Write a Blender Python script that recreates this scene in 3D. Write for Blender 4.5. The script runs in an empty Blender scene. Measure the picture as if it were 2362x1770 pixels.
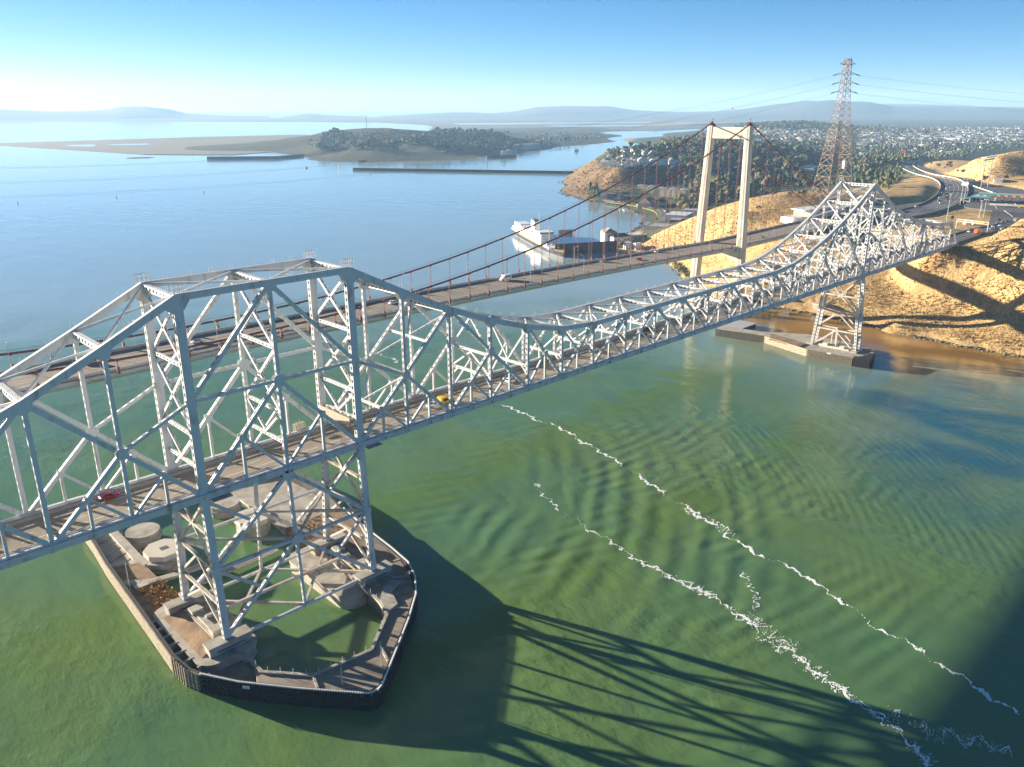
import bpy, math, random
import numpy as np
from mathutils import Vector, Matrix
random.seed(7); rng=np.random.default_rng(7)
scn=bpy.context.scene; COL=scn.collection
FT=.3048
# ---------------- camera ----------------
FPX,CX,CY=1856.525,1181.,885.                 # focal length and centre in pixels of a 2362x1770 frame
CAM=np.array([-116.3752,-179.5926,136.9447]); YAW,PIT,ROL=0.7776,-0.3317,-0.0026
_cy,_sy,_cp,_sp=math.cos(YAW),math.sin(YAW),math.cos(PIT),math.sin(PIT)
_f=np.array([_sy*_cp,_cy*_cp,_sp]); _r=np.array([_cy,-_sy,0.]); _u=np.cross(_r,_f)
_cr,_sr=math.cos(ROL),math.sin(ROL); _r2=_cr*_r+_sr*_u; _u2=-_sr*_r+_cr*_u
def at(u,v,z=0.):
    """the point of height z that stands at a spot measured on the photograph"""
    d=_r2*(u-CX)/FPX-_u2*(v-CY)/FPX+_f
    return CAM+d*((z-CAM[2])/d[2])
def at_d(u,v,dist):
    d=_r2*(u-CX)/FPX-_u2*(v-CY)/FPX+_f
    return CAM+d*(dist/math.hypot(d[0],d[1]))
cd=bpy.data.cameras.new('camera'); cam=bpy.data.objects.new('camera',cd); COL.objects.link(cam)
cd.sensor_width=36.; cd.lens=FPX/2362*36.; cd.clip_start=1.; cd.clip_end=90000.
cam.matrix_world=Matrix(((_r2[0],_u2[0],-_f[0],CAM[0]),(_r2[1],_u2[1],-_f[1],CAM[1]),(_r2[2],_u2[2],-_f[2],CAM[2]),(0,0,0,1)))
scn.camera=cam
# ---------------- sky, sun, exposure ----------------
SUN_EL=math.radians(9.7); SUN_AZ=math.atan2(-.35,.937)      # sun stands over the bay, left of the view
sdir=Vector((math.sin(SUN_AZ)*math.cos(SUN_EL),math.cos(SUN_AZ)*math.cos(SUN_EL),math.sin(SUN_EL)))
world=bpy.data.worlds.new('World'); scn.world=world; world.use_nodes=True
wn=world.node_tree.nodes; wl=world.node_tree.links; wn.clear()
wo=wn.new('ShaderNodeOutputWorld'); wb=wn.new('ShaderNodeBackground'); sk=wn.new('ShaderNodeTexSky')
sk.sky_type='NISHITA'; sk.sun_disc=False; sk.sun_elevation=SUN_EL; sk.sun_rotation=SUN_AZ
sk.altitude=100; sk.air_density=.5; sk.dust_density=.05; sk.ozone_density=3.0
# grade of the sky: deep blue overhead, near white at the horizon (one power curve per channel)
sep=wn.new('ShaderNodeSeparateColor'); com=wn.new('ShaderNodeCombineColor'); wl.new(sk.outputs[0],sep.inputs[0])
for i_,(h_,g_,k_) in enumerate(((3.66,1.8,3.05),(5.0,1.1,3.35),(5.07,.97,3.4))):
    dv=wn.new('ShaderNodeMath'); dv.operation='DIVIDE'; dv.inputs[1].default_value=h_; wl.new(sep.outputs[i_],dv.inputs[0])
    pw_=wn.new('ShaderNodeMath'); pw_.operation='POWER'; pw_.inputs[1].default_value=g_; wl.new(dv.outputs[0],pw_.inputs[0])
    ml=wn.new('ShaderNodeMath'); ml.operation='MULTIPLY'; ml.inputs[1].default_value=k_; wl.new(pw_.outputs[0],ml.inputs[0]); wl.new(ml.outputs[0],com.inputs[i_])
wl.new(com.outputs[0],wb.inputs[0]); wb.inputs[1].default_value=.056
wl.new(wb.outputs[0],wo.inputs[0])
sd=bpy.data.lights.new('sun','SUN'); sd.energy=5.0; sd.angle=math.radians(.5); sd.color=(1.,.89,.72)
so=bpy.data.objects.new('sun',sd); COL.objects.link(so); so.rotation_euler=sdir.to_track_quat('Z','Y').to_euler(); so.location=(0,0,400)
scn.view_settings.view_transform='Standard'; scn.view_settings.look='None'; scn.view_settings.exposure=2.15; scn.view_settings.gamma=1; scn.view_settings.use_curve_mapping=False
scn.cycles.max_bounces=6; scn.cycles.transparent_max_bounces=4; scn.cycles.volume_bounces=0; scn.cycles.use_denoising=True
# ---------------- helpers ----------------
class MB:
    """collects boxes, tubes and polygons into one mesh"""
    def __init__(s): s.v=[]; s.f=[]; s.n=0
    def add(s,v,f):
        s.v.extend([tuple(map(float,p)) for p in v]); s.f.extend([tuple(i+s.n for i in q) for q in f]); s.n+=len(v); return s
    def box(s,o,ax,ay,az):
        o,ax,ay,az=map(lambda q:np.asarray(q,float),(o,ax,ay,az))
        v=[o+i*ax+j*ay+k*az for i in(-.5,.5) for j in(-.5,.5) for k in(-.5,.5)]
        return s.add(v,[(0,1,3,2),(4,6,7,5),(0,4,5,1),(2,3,7,6),(0,2,6,4),(1,5,7,3)])
    def bx(s,x0,x1,y0,y1,z0,z1):
        return s.box(((x0+x1)/2,(y0+y1)/2,(z0+z1)/2),(x1-x0,0,0),(0,y1-y0,0),(0,0,z1-z0))
    def bar(s,a,b,w,d,side=None):
        a=np.asarray(a,float);b=np.asarray(b,float);t=b-a;L=np.linalg.norm(t)
        if L<1e-6:return s
        t/=L; sd=np.array(side if side is not None else (0,0,1.),float)
        if abs(sd@t)>.95: sd=np.array([1.,0,0]) if abs(t[0])<.9 else np.array([0,1.,0])
        sd=sd-t*(sd@t); sd/=np.linalg.norm(sd); n=np.cross(t,sd)
        return s.box((a+b)/2,t*L,sd*w,n*d)
    def tube(s,pts,r,k=6,cap=True):
        pts=[np.asarray(p,float) for p in pts]; rs=r if hasattr(r,'__len__') else [r]*len(pts)
        V=[];F=[]
        for i,p in enumerate(pts):
            t=pts[min(i+1,len(pts)-1)]-pts[max(i-1,0)]; t=t/np.linalg.norm(t)
            a=np.cross(t,(0,0,1.)) if abs(t[2])<.95 else np.cross(t,(1.,0,0)); a/=np.linalg.norm(a); b=np.cross(t,a)
            for j in range(k):
                q=2*math.pi*j/k; V.append(p+rs[i]*(a*math.cos(q)+b*math.sin(q)))
        for i in range(len(pts)-1):
            for j in range(k): F.append((i*k+j,i*k+(j+1)%k,(i+1)*k+(j+1)%k,(i+1)*k+j))
        if cap: F.append(tuple(range(k-1,-1,-1))); F.append(tuple(range((len(pts)-1)*k,len(pts)*k)))
        return s.add(V,F)
    def prism(s,poly,z0,z1):
        n=len(poly); A=sum(poly[i][0]*poly[(i+1)%n][1]-poly[(i+1)%n][0]*poly[i][1] for i in range(n))
        if A<0: poly=poly[::-1]
        f=lambda z,p: z(p) if callable(z) else z
        V=[(p[0],p[1],f(z0,p)) for p in poly]+[(p[0],p[1],f(z1,p)) for p in poly]
        F=[tuple(range(n-1,-1,-1)),tuple(range(n,2*n))]+[(i,(i+1)%n,n+(i+1)%n,n+i) for i in range(n)]
        return s.add(V,F)
    def mesh(s,name):
        m=bpy.data.meshes.new(name); m.from_pydata(s.v,[],s.f); m.update(); return m
WL={}
def wloc(o): return WL.get(o.name,np.zeros(3))
def link(name,data,mat=None,parent=None,local=False):
    o=bpy.data.objects.new(name,data); COL.objects.link(o)
    if mat is not None and data is not None and len(data.materials)==0:
        for m in (mat if isinstance(mat,(list,tuple)) else [mat]): data.materials.append(m)
    if parent is not None:
        o.parent=parent
        if not local: o.location=-wloc(parent)
    return o
def obj(name,mb,mat,parent=None,local=False): return link(name,mb.mesh(name) if isinstance(mb,MB) else mb,mat,parent,local)
def tag(o,label=None,cat=None,group=None,kind=None):
    if label:o['label']=label
    if cat:o['category']=cat
    if group:o['group']=group
    if kind:o['kind']=kind
    return o
def thing(name,label,cat,loc=(0,0,0),rz=0,group=None):
    o=bpy.data.objects.new(name,None); COL.objects.link(o); o.location=loc; o.rotation_euler=(0,0,rz); o.empty_display_size=.5
    WL[o.name]=np.array(loc,float); return tag(o,label,cat,group)
def copy_thing(src,loc,rz=0,label=None,group=None,scale=None,mats=None):
    kids={}
    for k in ALLKIDS[src.name]: kids.setdefault(k.parent.name,[]).append(k)
    def rec(o,par):
        c=o.copy(); COL.objects.link(c)
        if par is not None: c.parent=par
        if mats and o.data is not None and o.name.split('.')[0] in mats and c.material_slots:
            c.material_slots[0].link='OBJECT'; c.material_slots[0].material=mats[o.name.split('.')[0]]
        for k in kids.get(o.name,[]): rec(k,c)
        return c
    r=rec(src,None); r.location=loc; r.rotation_euler=(0,0,rz)
    if scale is not None: r.scale=scale if hasattr(scale,'__len__') else (scale,)*3
    if label:r['label']=label
    if group:r['group']=group
    return r
ALLKIDS={}
def register(o):
    ks=[];st=[o]
    while st:
        q=st.pop()
        for c in CH.get(q.name,[]): ks.append(c); st.append(c)
    ALLKIDS[o.name]=ks
CH={}
_link=link
def link(name,data,mat=None,parent=None,local=False):
    o=_link(name,data,mat,parent,local)
    if parent is not None: CH.setdefault(parent.name,[]).append(o)
    return o
def struct(name,mb,mat): return tag(obj(name,mb,mat),kind='structure')
# ---------------- materials ----------------
def lin(c): return tuple(((x/255.)/12.92 if x/255.<=.04045 else ((x/255.+.055)/1.055)**2.4) for x in c)+(1,)
MATS={}
def mat(name,col,rough=.7,col2=None,scale=.5,thr=None,bump=0,bscale=None,metal=0,spec=.4,stretch=None,detail=5):
    m=bpy.data.materials.new(name); m.use_nodes=True; nt=m.node_tree; b=nt.nodes['Principled BSDF']
    b.inputs['Roughness'].default_value=rough; b.inputs['Metallic'].default_value=metal; b.inputs['Specular IOR Level'].default_value=spec
    c=tuple(col)+(1,) if len(col)==3 else col
    b.inputs['Base Color'].default_value=c; MATS[name]=m
    if col2 is not None or bump:
        g=nt.nodes.new('ShaderNodeNewGeometry'); mp=nt.nodes.new('ShaderNodeMapping'); nt.links.new(g.outputs['Position'],mp.inputs[0])
        if stretch: mp.inputs['Scale'].default_value=stretch
        if col2 is not None:
            nz=nt.nodes.new('ShaderNodeTexNoise'); nz.inputs['Scale'].default_value=scale; nz.inputs['Detail'].default_value=detail; nt.links.new(mp.outputs[0],nz.inputs[0])
            r=nt.nodes.new('ShaderNodeValToRGB'); lo,hi=thr or (.3,.7)
            r.color_ramp.elements[0].position=lo; r.color_ramp.elements[1].position=hi
            r.color_ramp.elements[0].color=c; r.color_ramp.elements[1].color=tuple(col2)+(1,) if len(col2)==3 else col2
            nt.links.new(nz.outputs[0],r.inputs[0]); nt.links.new(r.outputs[0],b.inputs['Base Color'])
        if bump:
            n2=nt.nodes.new('ShaderNodeTexNoise'); n2.inputs['Scale'].default_value=bscale or scale*4; n2.inputs['Detail'].default_value=4; nt.links.new(mp.outputs[0],n2.inputs[0])
            bp=nt.nodes.new('ShaderNodeBump'); bp.inputs['Strength'].default_value=1.; bp.inputs['Distance'].default_value=bump
            nt.links.new(n2.outputs[0],bp.inputs['Height']); nt.links.new(bp.outputs[0],b.inputs['Normal'])
    return m
M_STEEL=mat('weathered_white_paint',(.58,.58,.565),.6,(.30,.21,.15),.5,(.55,.80),stretch=(1,1,.35))
M_STEEL2=mat('stained_steel_paint',(.50,.45,.39),.65,(.26,.16,.09),.35,(.45,.8),stretch=(1,1,.4))
M_DARK=mat('dark_steel',(.10,.10,.11),.6)
M_ROAD=mat('pale_worn_asphalt',(.30,.245,.18),.9,(.22,.18,.135),.25,stretch=(.15,1,1))
M_ROAD2=mat('asphalt',(.10,.092,.088),.9,(.075,.07,.07),.2)
M_LOT=mat('lot_asphalt',(.12,.115,.11),.9,(.09,.085,.085),.05)
M_CURB=mat('kerb_concrete',(.42,.39,.34),.9,(.30,.27,.23),.4)
M_LINE=mat('road_paint',(.75,.74,.70),.8)
M_LINEY=mat('yellow_road_paint',(.65,.48,.12),.8)
M_CONC=mat('weathered_concrete',(.44,.40,.34),.9,(.24,.20,.15),.25,(.35,.75),bump=.03,bscale=1.5)
M_CONC2=mat('pale_concrete',(.58,.52,.42),.85,(.47,.42,.34),.12,bump=.01)
M_DIRT=mat('dusty_pier_fill',(.30,.20,.11),.95,(.16,.10,.06),.22,(.35,.65),bump=.1,bscale=1)
M_PAVE=mat('pier_paving',(.32,.26,.20),.9,(.19,.15,.115),.3,bump=.02)
M_TIMB=mat('grey_timber',(.40,.34,.25),.9,(.22,.17,.11),.6,stretch=(1,1,4))
M_RUB=mat('black_fender',(.018,.018,.02),.75,(.035,.03,.03),.8)
M_RED=mat('red_oxide_paint',(.20,.05,.035),.6,(.15,.04,.03),.5)
M_RAIL=mat('grey_rail',(.38,.39,.40),.6)
M_GIRD=mat('grey_girder',(.46,.47,.46),.6,(.38,.39,.37),.1)
M_SIGN=mat('tan_sign_back',(.36,.31,.22),.7)
M_RUST=mat('rusty_lattice',(.27,.21,.15),.7,(.20,.105,.06),.25)
M_TEAL=mat('teal_trim',(.03,.26,.28),.5)
M_WHITE=mat('white_paint',(.75,.74,.71),.6,(.62,.60,.57),.4)
M_CREAM=mat('cream_wall',(.58,.52,.42),.8,(.50,.44,.35),.3)
M_ROOF=mat('grey_shingle',(.20,.17,.15),.9,(.14,.12,.11),.6)
M_ROOFD=mat('dark_shingle',(.07,.07,.08),.9)
M_ROOFT=mat('tan_shingle',(.30,.23,.17),.9,(.22,.17,.13),.6)
M_BRICK=mat('red_brick',(.33,.11,.075),.85,(.24,.08,.06),.8)
M_GLASS=mat('dark_glass',(.02,.03,.04),.08,spec=.8)
M_TYRE=mat('tyre',(.015,.015,.015),.8)
M_GREEN=mat('green_sign',(.01,.30,.18),.5)
M_ORANGE=mat('orange_sign',(.75,.20,.02),.5)
M_YEL=mat('yellow_paint',(.72,.42,.03),.5)
# ---------------- water ----------------
def water_mat():
    m=bpy.data.materials.new('estuary_water'); m.use_nodes=True; nt=m.node_tree; N=nt.nodes; L=nt.links; b=N['Principled BSDF']
    g=N.new('ShaderNodeNewGeometry')
    def mp(s,rz=0):
        q=N.new('ShaderNodeMapping'); q.inputs['Scale'].default_value=s; q.inputs['Rotation'].default_value=(0,0,rz); L.new(g.outputs['Position'],q.inputs[0]); return q
    def noise(q,sc,det=3,dist=0,rough=.5):
        n=N.new('ShaderNodeTexNoise'); n.inputs['Scale'].default_value=sc; n.inputs['Detail'].default_value=det; n.inputs['Distortion'].default_value=dist; n.inputs['Roughness'].default_value=rough; L.new(q.outputs[0],n.inputs[0]); return n.outputs[0]
    def math_(op,a,b_):
        n=N.new('ShaderNodeMath'); n.operation=op
        for i,x in enumerate((a,b_)):
            if isinstance(x,(int,float)): n.inputs[i].default_value=x
            else: L.new(x,n.inputs[i])
        return n.outputs[0]
    def ramp(x,lo,hi,a,b_):
        n=N.new('ShaderNodeMapRange'); n.inputs[1].default_value=lo; n.inputs[2].default_value=hi; n.inputs[3].default_value=a; n.inputs[4].default_value=b_; n.interpolation_type='SMOOTHSTEP'; L.new(x,n.inputs[0]); return n.outputs[0]
    def mix(f,a,b_):
        n=N.new('ShaderNodeMix'); n.data_type='RGBA'
        if isinstance(f,float): n.inputs[0].default_value=f
        else: L.new(f,n.inputs[0])
        for k,x in ((6,a),(7,b_)):
            if isinstance(x,tuple): n.inputs[k].default_value=x
            else: L.new(x,n.inputs[k])
        return n.outputs[2]
    # suspended silt: green in the channel; shore brown also paints the hill's reflection
    n1=noise(mp((1,1,1)),.012,4,.3); n2=noise(mp((1,.35,1),.9),.05,4,.4)
    col=mix(ramp(n1,.35,.65,0,1),(.088,.180,.072,1),(.115,.190,.055,1))
    col=mix(ramp(n2,.5,.75,0,.3),col,(.13,.17,.035,1))
    def blob(cx,cy,rx,ry,rot,lo,hi):
        q=N.new('ShaderNodeMapping'); q.vector_type='TEXTURE'; q.inputs['Location'].default_value=(cx,cy,0); q.inputs['Rotation'].default_value=(0,0,rot); q.inputs['Scale'].default_value=(rx,ry,1e5); L.new(g.outputs['Position'],q.inputs[0])
        l=N.new('ShaderNodeVectorMath'); l.operation='LENGTH'; L.new(q.outputs[0],l.inputs[0])
        d=math_('ADD',l.outputs['Value'],math_('MULTIPLY',math_('SUBTRACT',n1,.5),.7))
        return ramp(d,lo,hi,1,0)
    brown=blob(430,10,120,150,.1,.55,1.15)
    col=mix(brown,col,(.26,.135,.030,1))
    shal=blob(385,95,30,40,0,.5,1.1); col=mix(shal,col,(.20,.13,.06,1))
    far=blob(-40,0,330,330,0,.75,1.5)                      # bay water, paled in its colour to stand for reflected sky
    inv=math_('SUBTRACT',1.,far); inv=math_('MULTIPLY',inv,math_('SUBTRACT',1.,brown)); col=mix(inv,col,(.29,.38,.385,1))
    sky_tint=math_('MULTIPLY',blob(265,-70,120,62,.55,.35,1.15),ramp(noise(mp((1,.5,1),.6),.02,4,.5),.36,.6,.35,1)); sky_tint=math_('MULTIPLY',sky_tint,math_('SUBTRACT',1.,brown)); col=mix(sky_tint,col,(.018,.10,.135,1))   # blue sky reflection painted into the water colour
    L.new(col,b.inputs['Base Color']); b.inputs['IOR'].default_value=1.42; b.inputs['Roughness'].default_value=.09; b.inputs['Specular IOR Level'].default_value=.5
    # wind ripples over long swell, calmer towards the hill shore
    sw=noise(mp((1,.45,1),.75),.05,2,.25); rp=noise(mp((1,.5,1),.5),.34,3,.2); fi=noise(mp((1,.6,1),.3),1.3,3,.3)
    patch=ramp(noise(mp((1,1,1)),.011,3,1.),.35,.7,.25,1.)
    h=math_('ADD',math_('MULTIPLY',sw,.95),math_('MULTIPLY',math_('ADD',math_('MULTIPLY',rp,.30),math_('MULTIPLY',fi,.075)),patch))
    def rings(cx,cy,wl,ph,src):
        v=N.new('ShaderNodeVectorMath'); v.operation='DISTANCE'; L.new(g.outputs['Position'],v.inputs[0]); v.inputs[1].default_value=(cx,cy,0)
        return math_('SINE',math_('ADD',math_('MULTIPLY',v.outputs['Value'],6.2832/wl),math_('MULTIPLY',src,ph)),0.)
    nA=math_('MULTIPLY',noise(mp((1,1,1)),.03,2,.2),6.); nB=math_('MULTIPLY',noise(mp((1,1,1)),.04,2,.2),5.)
    m1=math_('MULTIPLY',ramp(noise(mp((1,1,1)),.03,3,.3),.40,.62,.05,1),blob(95,-25,105,70,.35,.45,1.15)); m2=math_('MULTIPLY',ramp(noise(mp((1,1,1)),.035,3,.3),.42,.64,.1,1),blob(220,-70,130,90,.5,.5,1.2))
    rg=math_('ADD',math_('MULTIPLY',math_('MULTIPLY',rings(-20,150,9.5,1.,nA),m1),.12),math_('MULTIPLY',math_('MULTIPLY',rings(-20,150,3.6,1.,nB),m2),.024))
    m3=ramp(noise(mp((1,1,1),2.),.024,3,.3),.44,.62,0,1); rg=math_('ADD',rg,math_('MULTIPLY',math_('MULTIPLY',rings(150,260,6.7,1.,nB),math_('MULTIPLY',m3,blob(110,-40,170,110,.3,.5,1.1))),.05))
    h=math_('MULTIPLY',math_('ADD',h,rg),math_('SUBTRACT',1.,math_('MULTIPLY',inv,.66)))
    cb=blob(285,5,80,60,.4,.5,1.2); calm=math_('MULTIPLY',math_('SUBTRACT',1.,math_('MULTIPLY',brown,.88)),math_('SUBTRACT',1.,math_('MULTIPLY',cb,.72)))
    bp=N.new('ShaderNodeBump'); bp.inputs['Distance'].default_value=1.0; L.new(calm,bp.inputs['Strength']); L.new(h,bp.inputs['Height']); L.new(bp.outputs[0],b.inputs['Normal'])
    return m
M_WATER=water_mat()
wm=MB()
wm.add([(-650,-2400,0),(21400,-6000,0),(21400,21400,0),(-650,21400,0)],[(0,1,2,3)])
struct('water',wm,M_WATER)
# ---------------- terrain ----------------
def rbf(P):
    P=np.array(P,float); P=P[np.unique(np.round(P[:,:2]/6),axis=0,return_index=True)[1]]
    X=P[:,:2]; n=len(X); D=np.linalg.norm(X[:,None]-X[None],axis=2)
    A=np.zeros((n+1,n+1)); A[:n,:n]=-D+np.eye(n)*2.; A[:n,n]=1; A[n,:n]=1
    w=np.linalg.solve(A,np.append(P[:,2],0))
    def f(q):
        q=np.asarray(q,float); out=np.empty(len(q))
        for i in range(0,len(q),8000):
            c=q[i:i+8000]; out[i:i+8000]=-np.linalg.norm(c[:,None]-X[None],axis=2)@w[:n]+w[n]
        return out
    return f
coast=[(2362,822),(2255,803),(2180,790),(2112,777),(2040,758),(1995,748),(1940,738),(1878,725),(1806,712),(1740,704),(1680,697),(1640,686),(1600,655),(1570,626),(1548,606),(1505,588),(1440,586),(1408,578),(1394,572),(1383,558),(1420,546),(1456,536),(1478,522),(1484,508),(1495,498),(1475,493),(1456,485),(1427,474),(1400,469),(1385,468),(1355,462),(1337,457),(1306,449),(1299,442),(1312,427),(1299,420),(1313,413),(1321,402)]
PT=[]
for u,v in coast: PT.append((*at(u,v,0)[:2],-.15))
for u,v in [(2300,850),(2150,815),(2000,785),(1850,745),(1750,728),(1650,712),(1560,680),(1500,640),(1400,612),(1352,560),(1430,522),(1468,508),(1440,497),(1400,485),(1350,475),(1290,460),(1268,430),(1285,406),(1200,500),(1000,600),(1300,385),(1250,392),(1370,322),(1470,313),(1150,560),(1290,520),(1600,715),(2362,880)]: PT.append((*at(u,v,0)[:2],-7))
hill=[(2221,560,46),(2290,531,55),(2362,503,61),(2362,560,54),(2060,740,6),(2200,770,5),(2300,780,6),(2362,790,6),
 (1850,560,36),(1830,512,44),(1750,525,38),(1650,545,27),(1570,562,14),(1510,574,4),(1620,610,16),(1700,640,14),(1760,610,24),(1800,660,12),
 (1484,560,3.5),(1530,535,16),(1584,514,27),(1640,482,40),(1728,459,52),(1810,442,56),(1868,440,55),(1930,470,50),(2000,470,49),(1700,490,48),
 (2290,470,47),(2362,480,47),(2330,440,47),(2200,470,46.5),(2200,440,46.5),(2215,420,46.5),(2100,490,46.5),(2000,500,45.5),(2250,520,46.7),(2340,520,47),(2200,530,46.7),(2120,520,46.5),
 (2120,432,50),(2048,448,52),(2097,424,51),(2155,418,47.5),(2080,402,24),(2000,395,18),(1900,400,18),(2040,420,24),
 (2323,421,49),(2362,405,54),(2362,380,66),(2362,347,82),(2330,352,79),(2300,357,77),(2260,363,70),(2220,380,58),(2183,398,50),(2260,395,56),(2190,368,40),(2160,374,32),
 (1700,430,14),(1800,420,18),(1600,465,8),(1560,492,5),(1440,553,3.2),(1520,530,3.5),(1545,505,4),(1590,500,5),(1520,470,4),(1480,465,4),(1430,459,3.4),(1388,456,4),(1355,452,3.5),(1500,500,3.3),(1472,480,2.2),
 (1390,384,40),(1420,389,40),(1460,389,40),(1520,383,40),(1575,378,40),(1450,370,42),(1550,365,43),(1400,366,42),(1450,347,52),(1550,342,55),(1407,348,48),(1520,332,55),(1600,322,58),
 (1351,381,20),(1371,366,32),(1336,393,10),(1350,420,12),(1390,420,18),(1330,440,4),(1370,446,6),(1430,425,19),(1500,421,20),(1560,412,25),(1345,400,18),
 (1540,445,11),(1600,433,16),(1650,441,14),(1700,400,22),(1750,370,30),(1650,380,30),(1800,380,22),(1850,350,18),(1800,320,24),(1700,292,50),(1760,285,62),(1850,285,62),(1920,292,44),(1650,310,48)]
for u,v,z in hill: PT.append((*at(u,v,z)[:2],z))
PT+=[(452,75,17),(437,62,9),(440,38,9),(455,40,15),(470,60,23),(460,100,19),(438,18,7.5),(430,45,5),(457,-8,19.5),(470,-3,29.5),(478,1,40.),(479,-10,44.5),(446,-47,13.3),(450,-47,20.5),(455,-52,31.5),(466,-40.5,40.),(483,33,25),(489,24,32),(473,11,21),(452,-28,15.5),(466,-25,30),(472,-22,39.5),(440,-25,7),(447,5,10.5),(500,-5,46.),(503,20,46),(520,-25,55),(445,-75,23),(455,-95,38),(470,-110,50)]
PT+=[(1330,1060,0),(1480,1150,0),(1700,1270,0),(2300,1580,0),(3200,2120,0),(3900,2500,0),(5000,3100,0),(1400,1180,-7),(1750,1420,-7),(2350,1750,-7),(3300,2400,-7),(4200,2900,-7),(6000,3800,2),
 (3000,500,12),(4500,1500,9),(4000,-1000,15),(6000,2000,6),(9000,3000,3),(9000,-3000,10),(2500,200,14),(2200,600,14),(1800,300,16),(1700,-100,40),(2500,-800,50),(5000,3600,3),(4400,2400,6),(5200,1200,6),
 (700,-120,75),(900,-250,85),(600,-250,60),(460,-300,8),(420,-180,-.1),(440,-420,-.1),(380,-180,-7),(380,-420,-7),(1300,-300,80),(800,-60,66)]
HF=rbf(PT)
def nsm(x,y,s,seed=0):
    r=np.random.default_rng(seed); o=0
    for k in range(7):
        a=r.uniform(0,6.283); w=s*(1.0+.9*k*.5); ph=r.uniform(0,6.283); o=o+np.sin((x*math.cos(a)+y*math.sin(a))/w*6.283/1.+ph)/(1+.3*k)
    return o/3.5
# roads are draped on the ground: (points px+z, width)
ROADS=[]
def road_pts(lst): return [at(u,v,z) for u,v,z in lst]
FREEWAY_A=road_pts([(2105,373,24),(2095,383,27),(2106,391,31),(2135,402,38),(2176,412,44),(2197,424,46.8),(2200,440,47),(2188,458,47),(2150,478,47),(2090,493,46.8),(2040,500,46.4),(1990,506,46)])
FREEWAY_B=road_pts([(2122,373,24),(2117,382,28),(2133,392,34),(2162,402,40),(2196,408,44),(2222,413,46.5),(2262,430,47),(2330,452,47.2)])
carve=[(FREEWAY_A,24),(FREEWAY_B,14)]
DECKX=[(488,9.3,46.6),(520,9.3,46.8),(560,8,47),(620,2,47),(700,-2,47),(790,2,47.2)]
carve.append(([np.array(p) for p in DECKX],24))
carve.append(([np.array((560,116.5,46.8)),np.array((640,112,46.8)),np.array((720,104,46.8))],28))
PLAZA=[at(*p) for p in ((2205,450,47),(2252,418,47),(2300,428,47),(2362,436,47),(2420,470,47),(2420,505,47),(2362,512,47),(2310,520,47),(2230,535,47),(2282,512,47),(2288,486,47),(2225,478,47))]
def pdist(P,line):
    P=np.asarray(P); best=np.full(len(P),1e9); bz=np.zeros(len(P))
    for a,b in zip(line[:-1],line[1:]):
        a=np.asarray(a,float);b=np.asarray(b,float); d=b[:2]-a[:2]; t=np.clip(((P-a[:2])@d)/(d@d),0,1); q=a[:2]+t[:,None]*d; ds=np.linalg.norm(P-q,axis=1)
        m=ds<best; best[m]=ds[m]; bz[m]=(a[2]+t*(b[2]-a[2]))[m]
    return best,bz
def inpoly(P,poly):
    P=np.asarray(P); c=np.zeros(len(P),bool); n=len(poly)
    for i in range(n):
        x1,y1=poly[i][:2]; x2,y2=poly[i-1][:2]
        m=((y1>P[:,1])!=(y2>P[:,1]))&(P[:,0]<(x2-x1)*(P[:,1]-y1)/((y2-y1)+1e-12)+x1); c^=m
    return c
def ground(P,rough=True):
    P=np.asarray(P,float).reshape(-1,2); z=HF(P); x,y=P[:,0],P[:,1]
    if rough:
        amp=np.clip((z-3)/14,0,1)
        amp=amp*np.clip((1400-x)/400,.4,1)
        z=z+amp*np.clip((x-470)/120,.22,1)*(1.1*nsm(x+14*nsm(x,y,160,5),y,70,1)+.7*np.abs(nsm(x*.8+y*.5+8*nsm(x,y,60,9),y*.15,34,2))-.3)
    for ln,w in carve:
        d,rz=pdist(P,ln); t=np.clip((d-w*.5-3)/14,0,1); t=t*t*(3-2*t); z=z*t+(rz-.7)*(1-t)
    m=inpoly(P,PLAZA); z[m]=np.minimum(z[m],46.2)
    return z
def gz(x,y): return float(ground([(x,y)])[0])
def axis(a,b,step,far,g):
    v=list(np.arange(a,b,step)); s=step
    while v[-1]<far: s*=g; v.append(v[-1]+s)
    return v
xs=axis(372,1320,6.5,15000,1.06); ys=axis(-60,900,6.5,4200,1.05); yn=axis(60,500,9,6000,1.12); ys=[-q for q in yn[::-1]]+ys
def grid_mesh(xs,ys,fn,clip=-2.5):
    X,Y=np.meshgrid(xs,ys,indexing='ij'); Z=fn(np.c_[X.ravel(),Y.ravel()]); nx,ny=X.shape
    zz=Z.reshape(nx,ny); ok=(np.maximum.reduce([zz[:-1,:-1],zz[1:,:-1],zz[1:,1:],zz[:-1,1:]])>clip)
    idx=np.arange(nx*ny).reshape(nx,ny); F=np.stack([idx[:-1,:-1],idx[1:,:-1],idx[1:,1:],idx[:-1,1:]],-1)[ok]
    used,inv=np.unique(F,return_inverse=True); mb=MB(); mb.v=[tuple(p) for p in np.c_[X.ravel(),Y.ravel(),Z][used].tolist()]; mb.f=[tuple(q) for q in inv.reshape(-1,4).tolist()]; mb.n=len(mb.v); return mb
def smooth(o):
    for p in o.data.polygons: p.use_smooth=True
    return o
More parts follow.
